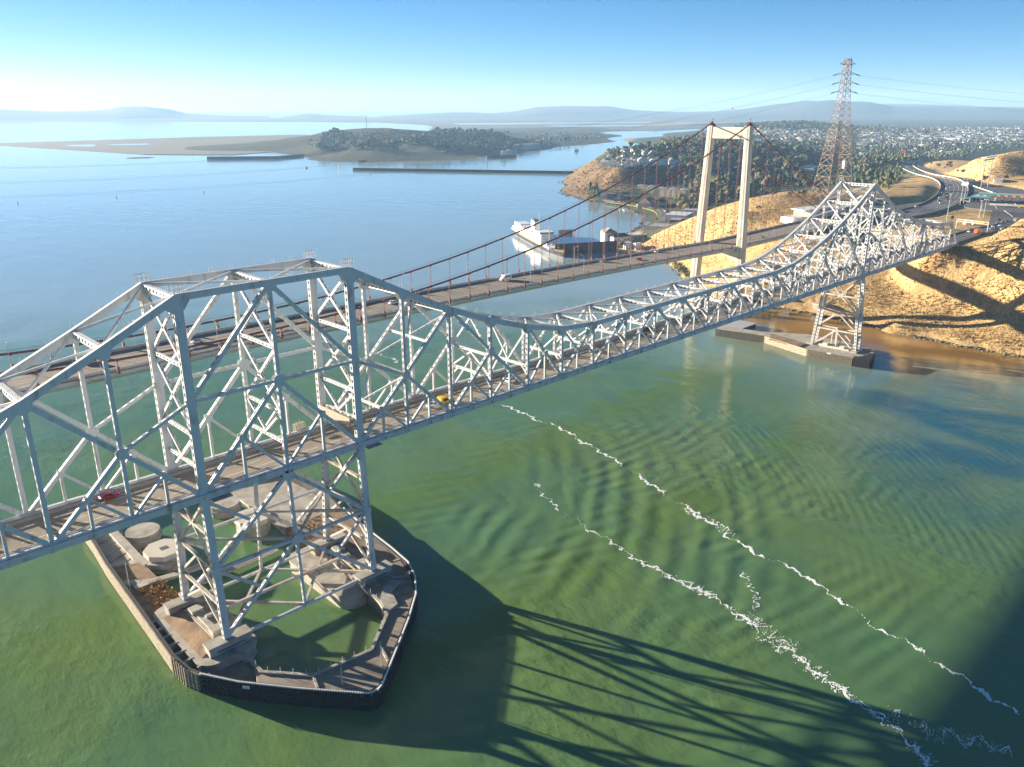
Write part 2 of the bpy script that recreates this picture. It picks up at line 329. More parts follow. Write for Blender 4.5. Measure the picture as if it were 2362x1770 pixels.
def grass_mat(name,c1,c2,c3,gx=2.):
    m=bpy.data.materials.new(name); m.use_nodes=True; nt=m.node_tree; N=nt.nodes; L=nt.links; b=N['Principled BSDF']; b.inputs['Roughness'].default_value=.95; b.inputs['Specular IOR Level'].default_value=.15
    g=N.new('ShaderNodeNewGeometry'); 
    def nz(sc,st=(1,1,1),det=5,d=0):
        q=N.new('ShaderNodeMapping'); q.inputs['Scale'].default_value=st; L.new(g.outputs['Position'],q.inputs[0]); n=N.new('ShaderNodeTexNoise'); n.inputs['Scale'].default_value=sc; n.inputs['Detail'].default_value=det; n.inputs['Distortion'].default_value=d; L.new(q.outputs[0],n.inputs[0]); return n.outputs[0]
    r=N.new('ShaderNodeValToRGB'); e=r.color_ramp.elements; e[0].position=.30; e[0].color=c3+(1,); e[1].position=.72; e[1].color=c1+(1,); k=e.new(.46); k.color=c2+(1,)
    L.new(nz(.09,(1,1,.6),8,1.2),r.inputs[0])
    mx=N.new('ShaderNodeMix'); mx.data_type='RGBA'; mr=N.new('ShaderNodeMapRange'); mr.inputs[1].default_value=.52; mr.inputs[2].default_value=.70; mr.inputs[4].default_value=.5; L.new(nz(.5,(.5,1.2,.35),6,.8),mr.inputs[0]); L.new(mr.outputs[0],mx.inputs[0]); L.new(r.outputs[0],mx.inputs[6]); mx.inputs[7].default_value=c3+(1,)
    L.new(mx.outputs[2],b.inputs['Base Color'])
    bp=N.new('ShaderNodeBump'); bp.inputs['Distance'].default_value=gx; ad=N.new('ShaderNodeMath'); ad.operation='ADD'; L.new(nz(.12,(1,.6,.5),7,1.5),ad.inputs[0]); m2=N.new('ShaderNodeMath'); m2.operation='MULTIPLY'; m2.inputs[1].default_value=.35; L.new(nz(.8,(.5,1,.5),4,.5),m2.inputs[0]); L.new(m2.outputs[0],ad.inputs[1]); L.new(ad.outputs[0],bp.inputs['Height']); L.new(bp.outputs[0],b.inputs['Normal'])
    return m
M_GRASS=grass_mat('dry_golden_grass',(.55,.385,.18),(.46,.305,.13),(.29,.175,.075),1.1)
M_TOWN=grass_mat('town_ground',(.12,.11,.06),(.065,.075,.035),(.035,.045,.022),1.)
M_ISL=grass_mat('island_scrub',(.17,.12,.065),(.07,.075,.035),(.035,.05,.025),6.)
M_MARSH=mat('marsh_flat',(.17,.12,.07),.95,(.10,.10,.06),.004,stretch=(.4,1,1))
M_PLAIN=mat('far_plain',(.14,.11,.08),.95,(.09,.10,.06),.0015)
M_HILLS=mat('distant_hills',(.12,.11,.06),.95,(.05,.065,.04),.0012)
tg=grid_mesh(xs,ys,ground)
M_BLUFF=grass_mat('brown_bluff_grass',(.27,.18,.085),(.20,.125,.06),(.10,.065,.035),2.2)
terr=smooth(tag(obj('terrain',tg,[M_GRASS,M_TOWN,M_BLUFF]),kind='structure'))
TOWNP=[at(*p)[:2] for p in ((1480,556,4),(1584,512,24),(1640,480,36),(1728,455,48),(1800,438,50),(1860,432,50),(1990,432,40),(2050,440,45),(2090,412,40),(2140,398,36),(2120,372,25))]+[np.array(q) for q in ((1700,180),(1900,60),(2500,-400),(14000,-6000),(14000,5000),(5000,3400),(1500,1200),(1240,1000))]+[at(*p)[:2] for p in ((1375,360,36),(1385,380,40),(1560,388,40),(1560,420,18),(1400,440,6),(1350,453,3),(1380,464,1),(1470,490,1),(1480,510,1))]
cx_=np.array([terr.data.polygons[i].center[:2] for i in range(len(terr.data.polygons))])
mi=inpoly(cx_,TOWNP).astype(int); mi[inpoly(cx_,[(760,640),(1020,560),(1200,640),(1700,1300),(1200,1300),(850,900)])&(mi==0)]=2; mi[inpoly(cx_,[(1095,815),(985,672),(1020,650),(1070,630),(1062,600),(1006,580),(955,600),(915,612),(890,632),(870,665),(900,900),(1250,1100)])]=2; terr.data.polygons.foreach_set('material_index',mi)
# island across the strait
IP=[]
for u,v in [(640,352),(690,360),(742,362),(897,359),(1071,362),(1122,366),(1188,359),(1251,347),(1327,337),(1378,332),(1421,327),(1436,314),(1508,303)]: IP.append((*at(u,v,0)[:2],0))
for u,v in [(650,375),(742,380),(897,378),(1071,378),(1122,385),(1190,375),(1260,358),(1330,349),(1400,338),(1450,318),(1520,306)]: IP.append((*at(u,v,0)[:2],-8))
for u,v,z in [(685,341,8),(713,317,35),(745,313,40),(786,298,60),(846,296,63),(871,297,63),(935,299,60),(992,306,48),(1023,304,50),(1087,304,50),(1134,306,46),(1169,318,20),(1250,310,14),(1315,312,10),(1380,312,8),(740,340,22),(800,345,20),(880,340,28),(840,325,40),(950,345,16),(1000,335,28),(1060,350,10),(1100,345,12),(700,354,3),(800,356,3),(900,354,3),(1000,355,3),(940,325,40),(1150,345,5),(1230,335,4)]: IP.append((*at(u,v,z)[:2],z))
IP+=[(1150,2700,2),(1500,2900,2),(2000,3100,3),(2600,3300,3),(3400,3500,3),(800,2250,1),(4000,3800,3)]
IH=rbf(IP)
def isl(P):
    z=IH(P); a=np.clip((z-6)/25,0,1); return z+a*(5*np.abs(nsm(P[:,0],P[:,1],170,21))+2*nsm(P[:,0],P[:,1],60,22)-2)
smooth(struct('island_hill',grid_mesh(np.arange(700,4300,22),np.arange(1250,3700,22),isl),M_ISL))
def flat(name,pts,z,m,thick=3):
    return struct(name,MB().prism([tuple(p[:2]) for p in pts],z-thick,z),m)
flat('marsh',[at(u,v,0) for u,v in ((-60,334),(0,336),(160,346),(332,357),(440,358),(538,358),(633,351),(700,345),(760,318),(700,311),(450,317),(200,325),(0,331),(-60,331))],1.2,M_MARSH)
for pts in (((148,335),(195,334),(222,334.2),(215,338),(170,338)),((240,333.5),(335,331.5),(350,332.5),(330,334.3),(270,335))): tag(obj('water',MB().prism([tuple(at(u,v,1.3)[:2]) for u,v in pts],1.25,1.32),M_WATER),kind='structure')
flat('far_plain',[at(u,v,0) for u,v in ((700,281.5),(865,283),(979,289),(1000,293),(990,300),(1030,305),(1200,304),(1400,300),(1508,303),(1551,299.5),(1640,297),(1700,295),(2500,293),(2500,268),(1500,268),(900,270),(700,272),(-200,274),(-200,279.5))],1.5,M_PLAIN)
for pts in (((1040,285),(1500,281.5),(1500,283.5),(1200,287),(1060,287.5)),((1550,283),(2300,283),(2300,284.5),(1600,286.5)),((1960,286.5),(2360,287.5),(2360,291),(2050,292.5),(1960,291.5)),((1255,290),(1480,288.5),(1480,291),(1300,292.5))): tag(obj('water',MB().prism([tuple(at(u,v,1.7)[:2]) for u,v in pts],1.6,1.72),M_WATER),kind='structure')
# distant ranges
def ridge(pr,dist,depth,seed):
    us=np.linspace(pr[0][0],pr[-1][0],150); vs=np.interp(us,[p[0] for p in pr],[p[1] for p in pr])
    R=np.random.default_rng(seed); V=[];F=[]; K=14
    for i,(u,v) in enumerate(zip(us,vs)):
        top=at_d(u,v,dist); dirv=(top[:2]-CAM[:2]); dirv/=np.linalg.norm(dirv)
        for k in range(K):
            t=k/(K-1); off=(t-.6)*depth; hgt=max(0,math.sin(math.pi*min(1,t/.6*.5 if t<.6 else .5+(t-.6)/.4*.5)))
            j=nsm(np.array([top[0]+off]),np.array([top[1]+off*.6]),900,seed)[0]+.6*nsm(np.array([top[0]-off]),np.array([top[1]+off]),380,seed+1)[0]
            z=top[2]*hgt*(1+(.16*j if abs(t-.6)>.05 else 0))
            p=top[:2]+dirv*off; V.append((p[0],p[1],max(z,-2) if 0<k<K-1 else -4))
    for i in range(len(us)-1):
        for k in range(K-1): F.append((i*K+k,(i+1)*K+k,(i+1)*K+k+1,i*K+k+1))
    smooth(struct('hills',MB().add(V,F),M_HILLS))
ridge([(-150,252),(0,252),(60,255),(110,258),(200,256),(250,254),(280,247),(340,246),(380,251),(430,262),(520,267),(690,270),(900,272)],13500,3600,31)
ridge([(380,270),(640,272),(690,264),(720,262),(750,266),(860,270),(900,268),(960,264),(1050,259),(1130,262),(1180,258),(1240,247),(1300,244),(1400,246),(1470,255),(1560,259),(1700,258)],12500,3600,33)
ridge([(1500,262),(1640,259),(1720,252),(1790,242),(1860,235),(1920,232),(2000,238),(2060,247),(2130,246),(2200,250),(2300,247),(2420,252)],11500,3600,35)
ridge([(1900,246),(2080,240),(2200,245),(2420,249)],15500,3000,37)
# ---------------- cantilever truss bridge ----------------
W=18.66; DZ=47.
bridge=thing('truss_bridge','long pale grey steel cantilever truss bridge with through deck','bridge',(0,0,0))
HT={0:49.4,55.6:41.0,111.2:33.0,166.75:26.5,222.3:21.2,278:17.4,333.5:16.0}
def Htop(x):       # x in feet
    if -150<=x<=0: return 49.5
    if x<-150: x=-150-x
    elif x<=550: pass
    elif x<=1100: x=1100-x
    else:
        s=x-1100; return float(np.interp(s,[0,55.6,111.2,166.7,222.3,277.8,333.3,388.9,444.5],[49.2,41.6,34.2,28.8,24.2,20.6,18.3,16.8,16.2]))
    if x<=333.5: return float(np.interp(x,list(HT),list(HT.values())))
    return 16.05
def n3(x,y,z): return np.array([x*FT,y,DZ+z])
def holey(mb,a,b,w,d,side,cover=True,sp=1.9,hl=1.0):
    """a riveted box member: two plain webs and two perforated cover plates"""
    a=np.asarray(a,float);b=np.asarray(b,float);t=b-a;L=np.linalg.norm(t);t=t/L
    sd=np.asarray(side,float); sd=sd-t*(sd@t); sd/=np.linalg.norm(sd); n=np.cross(t,sd); c=(a+b)/2
    for s in(-1,1): mb.box(c+sd*s*(w/2-.03),t*L,sd*.06,n*d)
    if not cover: 
        for s in(-1,1): mb.box(c+n*s*(d/2-.05),t*(L-.02),sd*(w-.12),n*.05)
        return mb
    k=max(2,int(L/sp)); p=L/k; hw=w*.52
    for s in(-1,1):
        o=c+n*s*(d/2-.04)
        for q in(-1,1): mb.box(o+sd*q*(w/2-.06-(w/2-.06-hw/2)/2),t*(L-.02),sd*(w/2-.06-hw/2),n*.05)
        for i in range(k+1):
            u0=max(0,i*p-(p-hl)/2); u1=min(L,i*p+(p-hl)/2)
            mb.box(a+t*(u0+u1)/2+n*s*(d/2-.04),t*(u1-u0),sd*hw,n*.05)
    return mb
YV=np.array((0,1.,0)); XV=np.array((1.,0,0))
def member(name,a,b,w,d,side=YV,m=None,cover=True,trim=0,parent=None):
    if name not in('tower_post','tower_leg','top_strut'): w*=.84; d*=.80
    a=np.asarray(a,float);b=np.asarray(b,float)
    if trim: t=(b-a)/np.linalg.norm(b-a); a=a+t*trim; b=b-t*trim
    return obj(name,holey(MB(),a,b,w,d,side,cover),m or M_STEEL,parent or bridge)
def beam(name,a,b,w,d,side=(0,0,1.),m=None): return obj(name,MB().bar(a,b,w,d,side),m or M_STEEL,bridge)
def gusset(x,z,y,w,h,sl=0):
    out=-1 if y<W/2 else 1
    for s in (-1,1):
        yy=y+s*.72; c=np.array([x*FT,yy,DZ+z]); w*=.86; h*=.86; pts=[(-w/2,-h*.22),(-w*.22,-h/2),(w*.22,-h/2),(w/2,-h*.22),(w/2,h*.25),(w*.3,h/2),(-w*.3,h/2),(-w/2,h*.25)]
        V=[(c[0]+px_,yy+q*.03,c[2]+pz+px_*sl) for q in(-1,1) for px_,pz in pts]; F=[tuple(range(7,-1,-1)),tuple(range(8,16))]+[(i,(i+1)%8,8+(i+1)%8,8+i) for i in range(8)]
        obj('gusset_plate',MB().add(V,F),M_STEEL,bridge)
# panel layout along the bridge
arm=[0,27.8,55.6,83.4,111.2,138.97,166.75,194.5,222.3,250.15,278,305.75,333.5]
def big(xa,xb,rise,y):
    """double panel with a mid point, quarter hangers and sub-diagonals"""
    xm=(xa+xb)/2; q1=(xa+xm)/2; q2=(xm+xb)/2
    top=xb if rise else xa; foot=xa if rise else xb
    T=n3(top,y,Htop(top)); Fo=n3(foot,y,0); O=n3(top,y,0); M=(T+Fo)/2; M[0]=xm*FT; zM=M[2]-DZ
    member('diagonal',T,M,1.25,1.35,trim=1.6); member('diagonal',M,Fo,1.15,1.3,trim=1.2); member('diagonal',M,O,1.1,1.25,trim=1.2)
    member('vertical_post',n3(xm,y,Htop(xm)),M,1.0,1.2,trim=.8); member('vertical_post',M,n3(xm,y,0),.9,1.1,trim=.8)
    gusset(xm,zM,y,3.0,2.9)
    for q,e in ((q1,xa),(q2,xb)):
        S=n3(q,y,zM/2); member('hanger',S,n3(q,y,0),.7,.8,cover=False,trim=.4); member('sub_diagonal',S,n3(xm,y,0),.75,.8,cover=False,trim=.6); gusset(q,zM/2,y,1.7,1.6)
    return zM
def small(xa,xb,rise,y,up=False):
    xm=(xa+xb)/2; top=xb if rise else xa; foot=xa if rise else xb
    T=n3(top,y,Htop(top)); Fo=n3(foot,y,0); S=(T+Fo)/2; zS=S[2]-DZ
    member('diagonal',T,S,1.05,1.2,trim=.9); member('diagonal',S,Fo,1.0,1.15,trim=.8); gusset(xm,zS,y,1.8,1.7)
    member('hanger',S,n3(xm,y,0),.65,.75,cover=False,trim=.4)
    e=n3(foot,y,Htop(foot)) if up else n3(top,y,0); member('sub_diagonal',S,e,.75,.8,cover=False,trim=.7)
sus=[333.5+i*61.857 for i in range(8)]
MID={}
for y in (0,W):
    def arm_side(o,s):       # o: tower line, s: direction
        a=lambda f:o+s*f
        p=lambda f,g:(min(a(f),a(g)),max(a(f),a(g)))
        MID[o,s]=big(*p(0,111.2),s>0,y); MID[o,s,2]=big(*p(111.2,222.3),s<0,y)
        small(*p(222.3,278),s<0,y); small(*p(278,333.5),s>0,y,up=True)
        for f in (111.2,222.3,278,333.5): member('vertical_post',n3(a(f),y,Htop(a(f))),n3(a(f),y,0),1.0,1.25,trim=.9)
    arm_side(0,1); arm_side(-150,-1); arm_side(1100,-1)
    for i in range(7):
        xa,xb=sus[i],sus[i+1]
        rise=[True,True,False,False,True,False,False][i]
        if i==1: rise=True
        if i==2: rise=False
        small(xa,xb,rise,y,up=False)
        if i==3:
            S=n3((xa+xb)/2,y,8); member('sub_diagonal',S,n3(xb,y,Htop(xb)),.9,.95,trim=.8)
        if 0<i: member('vertical_post',n3(xa,y,Htop(xa)),n3(xa,y,0),.95,1.15,trim=.8)
    # anchor arm
    A=1100; MID['an']=big(A,A+111.2,True,y); big(A+111.2,A+222.3,False,y)
    for k in range(4): 
        xa=A+222.3+55.56*k; small(xa,xa+55.56,k%2==0,y) if k<3 else small(xa,xa+55.56,False,y)
    for f in (111.2,222.3,277.9,333.4,389,444.5): member('vertical_post',n3(A+f,y,Htop(A+f)),n3(A+f,y,0),1.0,1.2,trim=.9)
    member('end_post',n3(A+444.5,y,16.2),n3(A+500,y,0),1.2,1.5,trim=.3)
    # twin tower panel
    zM=24.4
    for x in (0,-150,1100): member('tower_post',n3(x,y,Htop(x)+.6),n3(x,y,-1.2),1.4,2.15,cover=True)
    member('vertical_post',n3(-75,y,49.5),n3(-75,y,zM),1.05,1.35,trim=1.4); member('vertical_post',n3(-75,y,zM),n3(-75,y,0),1.05,1.3,trim=.8)
    for x in (0,-150):
        member('diagonal',n3(-75,y,49.5),n3(x,y,zM),1.15,1.3,trim=1.6); member('diagonal',n3(-75,y,zM),n3(x,y,0),1.2,1.35,trim=1.2)
        member('mid_strut',n3(-75,y,zM),n3(x,y,zM),1.0,1.1,trim=.9)
        S=n3((x-75)/2,y,zM/2); member('hanger',S,n3((x-75)/2,y,0),.75,.9,cover=False,trim=.4); member('sub_diagonal',S,n3(-75,y,0),.8,.9,cover=False,trim=.7); gusset((x-75)/2,zM/2,y,2.2,2.1)
        s=1 if x==0 else -1; member('mid_strut',n3(x,y,zM),n3(x+s*55.6,y,MID[x,s]),.9,1.0,trim=.9)
    gusset(-75,zM,y,3.6,3.4); gusset(0,zM,y,3.0,3.2); gusset(-150,zM,y,3.0,3.2)
    s=-1; member('mid_strut',n3(1100,y,zM),n3(1044.4,y,MID[1100,-1]),.9,1.0,trim=.9); member('mid_strut',n3(1100,y,zM),n3(1155.6,y,MID['an']),.9,1.0,trim=.9)
TOPN=[-150-f for f in (457.2,395.4,333.5,278,222.3,166.75,111.2,55.6)]+[-150,-75,0]+[55.6,111.2,166.75,222.3,278,333.5]+sus[1:7]+[1100-f for f in (333.5,278,222.3,166.75,111.2,55.6)]+[1100]+[1100+f for f in (55.6,111.2,166.75,222.3,277.9,333.4,389,444.5)]
for y in (0,W):
    for a,b in zip(TOPN[:-1],TOPN[1:]): obj('top_chord',holey(MB(),n3(a,y,Htop(a)),n3(b,y,Htop(b)),1.2,1.7,YV,False),M_STEEL,bridge)
    for i,x in enumerate(TOPN):
        bigx=x in(0,-150,1100); w_=5.6 if bigx else 3.6; h_=3.0 if bigx else 2.1; sl=[0,0]
        for k,j in((0,i-1),(1,i+1)):
            if 0<=j<len(TOPN): sl[k]=(Htop(TOPN[j])-Htop(x))/(abs(TOPN[j]-x)*FT)
        P_=[(-w_/2,.8+w_/2*sl[0]),(-w_/2,-.95+w_/2*sl[0]),(-w_*.24,-h_+min(0,w_*.24*sl[0])),(w_*.24,-h_+min(0,w_*.24*sl[1])),(w_/2,-.95+w_/2*sl[1]),(w_/2,.8+w_/2*sl[1]),(0,.86)]
        for s in(-1,1):
            yy=y+s*.66; V=[(x*FT+px_,yy+q*.03,DZ+Htop(x)+pz) for q in(-1,1) for px_,pz in P_]; n=len(P_)
            obj('gusset_plate',MB().add(V,[tuple(range(n-1,-1,-1)),tuple(range(n,2*n))]+[(k,(k+1)%n,n+(k+1)%n,n+k) for k in range(n)]),M_STEEL,bridge)
BOTN=[-150-f for f in (457.2,395.4)+tuple(arm[::-1])]+[-112.5,-75,-37.5]+arm+[x for i in range(7) for x in ((sus[i]+sus[i+1])/2,sus[i+1])][:-1]+[1100-f for f in arm[::-1]]+[1100+27.78*i for i in range(1,19)]
BOTN=sorted(set(round(x,2) for x in BOTN))
for y in (0,W):
    o=-1 if y==0 else 1
    for a,b in zip(BOTN[:-1],BOTN[1:]):
        mb=holey(MB(),n3(a,y,-.35),n3(b,y,-.35),1.2,1.9,YV,False); c=(n3(a,y,.72)+n3(b,y,.72))/2; mb.box(c,(abs(b-a)*FT,0,0),(0,1.6,0),(0,0,.1)); obj('bottom_chord',mb,M_STEEL,bridge)
    obj('utility_pipe',MB().tube([n3(BOTN[0],y+o*1.05,.35),n3(BOTN[-1],y+o*1.05,.35)],.26,8),M_STEEL,bridge)
    for x in BOTN: obj('pipe_bracket',MB().box(n3(x,y+o*.95,-.2),(.35,0,0),(0,.8,0),(0,0,1.5)),M_STEEL,bridge)
    for x in TOPN: gusset(x,-.15,y,3.4,2.7)
# cross bracing
def sway(x):
    h=Htop(x)
    a,b=n3(x,.7,h-.3),n3(x,W-.7,h-.3); member('top_strut',a,b,1.5 if h>15 else 1.3,1.1,side=(0,0,1.))
    if x in(0,-75,-150,1100):
        zs=[7.2,15.6,32.9,h-.4]
        for z in zs[:-1]: member('sway_strut',n3(x,.6,z),n3(x,W-.6,z),1.05,.85,side=(0,0,1.))
        for z0,z1 in zip(zs[1:-1],zs[2:]):
            for ya,yb in ((.6,W-.6),(W-.6,.6)): member('sway_brace',n3(x,ya,z0+.5),n3(x,yb,z1-.9),.85,.9,side=XV)
        for ya in(.6,W-.6): member('sway_brace',n3(x,ya,15.),n3(x,W/2,7.9),.8,.8,side=XV)
    elif x in(55.6,111.2,-205.6,-261.2): return
    else:
        lv=7.6; member('portal_strut',n3(x,.5,lv),n3(x,W-.5,lv),1.05,.8,side=(0,0,1.))
        zs=[lv,h] if h<24 else [lv,h*.56,h]
        if len(zs)>2: member('sway_strut',n3(x,.6,zs[1]),n3(x,W-.6,zs[1]),.95,.8,side=(0,0,1.))
        for z0,z1 in zip(zs[:-1],zs[1:]):
            for y0 in(0,W): member('sway_brace',n3(x,y0+(.6 if y0==0 else -.6),z1-1.2 if z1==h and len(zs)==2 else z0+.6),n3(x,W/2,z0+.5 if z1==h and len(zs)==2 else z1-.6),.65,.65,side=XV,cover=len(zs)>2)
        for y0,s in ((.6,1),(W-.6,-1)): obj('knee_brace',MB().bar(n3(x,y0,lv-2.4),n3(x,y0+s*2.2,lv-.3),.5,.5,XV),M_STEEL,bridge)
for x in TOPN:
    if -330<x: sway(x)
for xa,sg in ((0,1),):                              # sway in the sloping planes of the big diagonals
    T=xa+sg*111.2; M=xa+sg*55.6; zt=Htop(T); zm=MID[xa,sg]
    for (x0,z0),(x1,z1) in (((T,zt),(M,zm)),((M,zm),(xa,0))):
        xm,zq=(x0+x1)/2,(z0+z1)/2
        if z1>0:
            member('sway_strut',n3(xm,.6,zq),n3(xm,W-.6,zq),.8,.7,side=(0,0,1.))
            for ya,yb in ((.8,W-.8),(W-.8,.8)): member('sway_brace',n3(x0,ya,z0-1.5),n3(x1,yb,z1+.8),.7,.7,side=(0,0,1.))
        else:
            member('portal_strut',n3(xm,.6,zq),n3(xm,W-.6,zq),1.0,.8,side=(0,0,1.))
            for ya in (.8,W-.8): member('sway_brace',n3(x0,ya,z0-.8),n3(xm,W/2,zq+.3),.7,.7,side=(0,0,1.))
    member('sway_strut',n3(M,.6,zm),n3(M,W-.6,zm),1.,.8,side=(0,0,1.))
for a,b in zip(TOPN[:-1],TOPN[1:]):
    if b<-330: continue
    for ya,yb in ((.6,W-.6),(W-.6,.6)): obj('lateral_brace',MB().bar(n3(a,ya,Htop(a)+.35),n3(b,yb,Htop(b)+.35),.55,.5,(0,0,1.)),M_STEEL,bridge)
# posts of the hand lines on the top chords
pm=MB()
for s in(-.5,.5): pm.bx(s-.035,s+.035,-.035,.035,0,1.2)
pme=pm.mesh('hand_line_post')
for y in(0,W):
    for a,b in zip(TOPN[:-1],TOPN[1:]):
        if a<-330 or a>720: continue
        n=4 if abs(b-a)>70 else 3
        for i in range(n):
            t=i/n; p=n3(a+(b-a)*t,y,Htop(a)+(Htop(b)-Htop(a))*t+.95); o=tag(link('hand_line_post',pme,M_STEEL2,bridge,local=True),kind='stuff'); o.location=p
for x in(0,-150,1100):
    for y in(0,W):
        mb=MB()
        for dx in(-1.6,-.4,.8,1.7):
            for dy in(-.55,.55): mb.bar(n3(x,y+dy,50)+[dx,0,.2],n3(x,y+dy,50)+[dx,0,2.4],.09,.09,XV)
        for dz in(1.3,2.3):
            for dy in(-.55,.55): mb.bar(n3(x,y+dy,50)+[-1.6,0,dz],n3(x,y+dy,50)+[1.7,0,dz],.07,.07)
        obj('top_railing',mb,M_STEEL2,bridge)
# deck
X0,X1=BOTN[0]*FT,1600*FT
obj('deck_slab',MB().bx(X0,X1,1.0,W-1.0,DZ-.45,DZ+.10),M_CONC,bridge)
obj('roadway',MB().bx(X0,X1,2.3,W-2.3,DZ+.09,DZ+.16),M_ROAD,bridge)
for y0,y1 in((1.0,2.3),(W-2.3,W-1.0)): obj('kerb',MB().bx(X0,X1,y0,y1,DZ+.098,DZ+.42),M_CURB,bridge)
for y in (1.25,W-1.25):
    for z in (.75,1.15): obj('guard_rail',MB().bx(X0,X1,y-.09,y+.09,DZ+z-.14,DZ+z+.12),M_RAIL,bridge)
gp=MB().bx(-.09,.09,-.09,.09,.42,1.2).mesh('rail_post')
for y in(1.40,W-1.40):
    x=X0
    while x<X1:
        if x<330: o=link('rail_post',gp,M_RAIL,bridge,local=True); o.location=(x,y,DZ)
        x+=4.2
yl=[2.3+ (W-4.6)*k/4 for k in range(5)]
for i,y in enumerate(yl):
    mb=MB()
    if i in(0,4): mb.bx(X0,X1,y+(.35 if i==0 else -.47),y+(.47 if i==0 else -.35),DZ+.16,DZ+.167)
    else:
        x=X0+2
        while x<X1-4: mb.bx(x,x+(3.4 if not(i==1) else 8.2),y-.08,y+.08,DZ+.16,DZ+.167); x+=11.
    tag(obj('lane_line',mb,M_LINE,bridge),kind='stuff')
arm_ar=MB()   # merge arrows and a lane word painted on the far lane at the left
for cx_a in(-72.,-61.):
    arm_ar.bx(cx_a,cx_a+2.2,yl[3]+1.45,yl[3]+1.65,DZ+.16,DZ+.167); arm_ar.add([(cx_a+2.2,yl[3]+1.1,DZ+.167),(cx_a+3.4,yl[3]+1.55,DZ+.167),(cx_a+2.2,yl[3]+2.0,DZ+.167)],[(0,1,2)])
obj('lane_arrow',arm_ar,M_LINE,bridge)
for x in BOTN: obj('floor_beam',MB().bx(x*FT-.3,x*FT+.3,.65,W-.65,DZ-2.1,DZ-.46),M_STEEL2,bridge)
for k in range(5): y=3+k*3.1; obj('stringer',MB().bx(X0,X1,y-.2,y+.2,DZ-1.5,DZ-.455),M_STEEL2,bridge)
for x in(0,-150):
    for y,s in((0,-1),(W,1)): obj('maintenance_platform',MB().bx(x*FT+1.6,x*FT+6.5,min(y,y+s*2.0),max(y,y+s*2.0),DZ-1.75,DZ-1.6),M_STEEL2,bridge)
# overhead sign seen from behind, inside the right tower post line
sg=thing('overhead_sign','tan backs of four sign panels hung across the deck at the tall tower','sign',(-1.7,9,DZ+5))
for k in range(4): y=1.2+k*3.75; obj('sign_panel',MB().bx(-2.05,-1.75,y,y+3.68,DZ+5.3,DZ+7.7),M_SIGN,sg)
for y in(1.2,5,9,13,16.1): obj('hanger_bracket',MB().bx(-1.74,-.9,y,y+.15,DZ+7.2,DZ+7.9),M_STEEL2,sg)
lad=thing('access_stair','small tan stair frame on the far edge of the truss deck','stair frame',(-7.2,W+1.6,DZ))
for dx in(-1.6,-.5,.6,1.6):
    obj('stair_post',MB().bar((-7.2+dx,W+.9,DZ-.4),(-7.2+dx,W+.9,DZ+3.4-.6*abs(dx)),.16,.16,XV),M_SIGN,lad); obj('stair_post',MB().bar((-7.2+dx,W+2.2,DZ-.4),(-7.2+dx,W+2.2,DZ+3.4-.6*abs(dx)),.16,.16,XV),M_SIGN,lad)
for z in(.2,.9,1.6,2.3): obj('stair_tread',MB().bx(-8.9,-5.5,W+.85,W+2.25,DZ+z,DZ+z+.12),M_SIGN,lad)
# ---- steel tower legs under the deck
def leg_z(y0,yb,zb,z): t=(DZ-1.3-z)/(DZ-1.3-zb); return y0+(yb-y0)*t
def steel_tower(xsF,zb,yb,tiers,dbl):
    P={}
    for x in xsF:
        for j,(yt,ybs) in enumerate(((0,yb[0]),(W,yb[1]))):
            member('tower_leg',(x,yt,DZ-1.2),(x,ybs,zb),1.35,1.9 if not dbl else 1.3,m=M_STEEL)
            for z in tiers+[zb]: P[x,j,z]=np.array((x,leg_z(yt,ybs,zb,z),z))
        for i,z in enumerate(tiers):
            a,b=P[x,0,z],P[x,1,z]; member('tower_strut',a,b,.95,.9,side=XV,m=M_STEEL2,trim=.6,cover=False)
            lo=(tiers+[zb])[i+1]; mid=(a+b)/2
            for j in(0,1): member('tower_brace',mid,P[x,j,lo]+[0,0,.5],.8,.8,side=XV,m=M_STEEL2,trim=.5,cover=False)
        top=(np.array((x,0,DZ-1.5)),np.array((x,W,DZ-1.5))); z=tiers[0]; mid=(P[x,0,z]+P[x,1,z])/2
        for t in top: member('tower_brace',t,mid,.8,.8,side=XV,m=M_STEEL2,trim=.6,cover=False)
    return P
zt=[36.,26.3,16.]
P=steel_tower([0.,-45.72],7.0,(-2.24,22.54),zt,False)
for j in(0,1):
    a0=np.array((0,0 if j==0 else W,DZ-1.5)); a1=a0-[45.72,0,0]; am=(a0+a1)/2
    R1,L1=P[0.,j,26.3],P[-45.72,j,26.3]; N1=(R1+L1)/2; Rb,Lb=P[0.,j,7.],P[-45.72,j,7.]; mb_=(Rb+Lb)/2+[0,0,-1.2]
    member('tower_vertical',am,N1,.95,1.15,trim=.6); member('tower_vertical',N1,mb_,.85,1.05,trim=.6)
    for q,top,base in((R1,a0,Rb),(L1,a1,Lb)):
        member('tower_brace',am,q,1.05,1.2,trim=1.2,cover=True); member('tower_brace',N1,base,1.05,1.2,trim=1.2); member('tower_strut',N1,q,.9,1.0,trim=.9,cover=False)
        member('tower_brace',(am+q)/2,top,.9,1.0,trim=1.,cover=True); member('tower_brace',(N1+base)/2,q,.85,.95,trim=.8); member('tower_strut',mb_,base+[0,0,-1.2]+(mb_-base-[0,0,-1.2])*.09,.9,1.0,trim=.05,cover=False)
    for c,w in((N1,3.6),(am-[0,0,.6],4.0),(R1,2.6),(L1,2.6)): gusset(c[0]/FT,c[2]-DZ,c[1],w,w*.85)
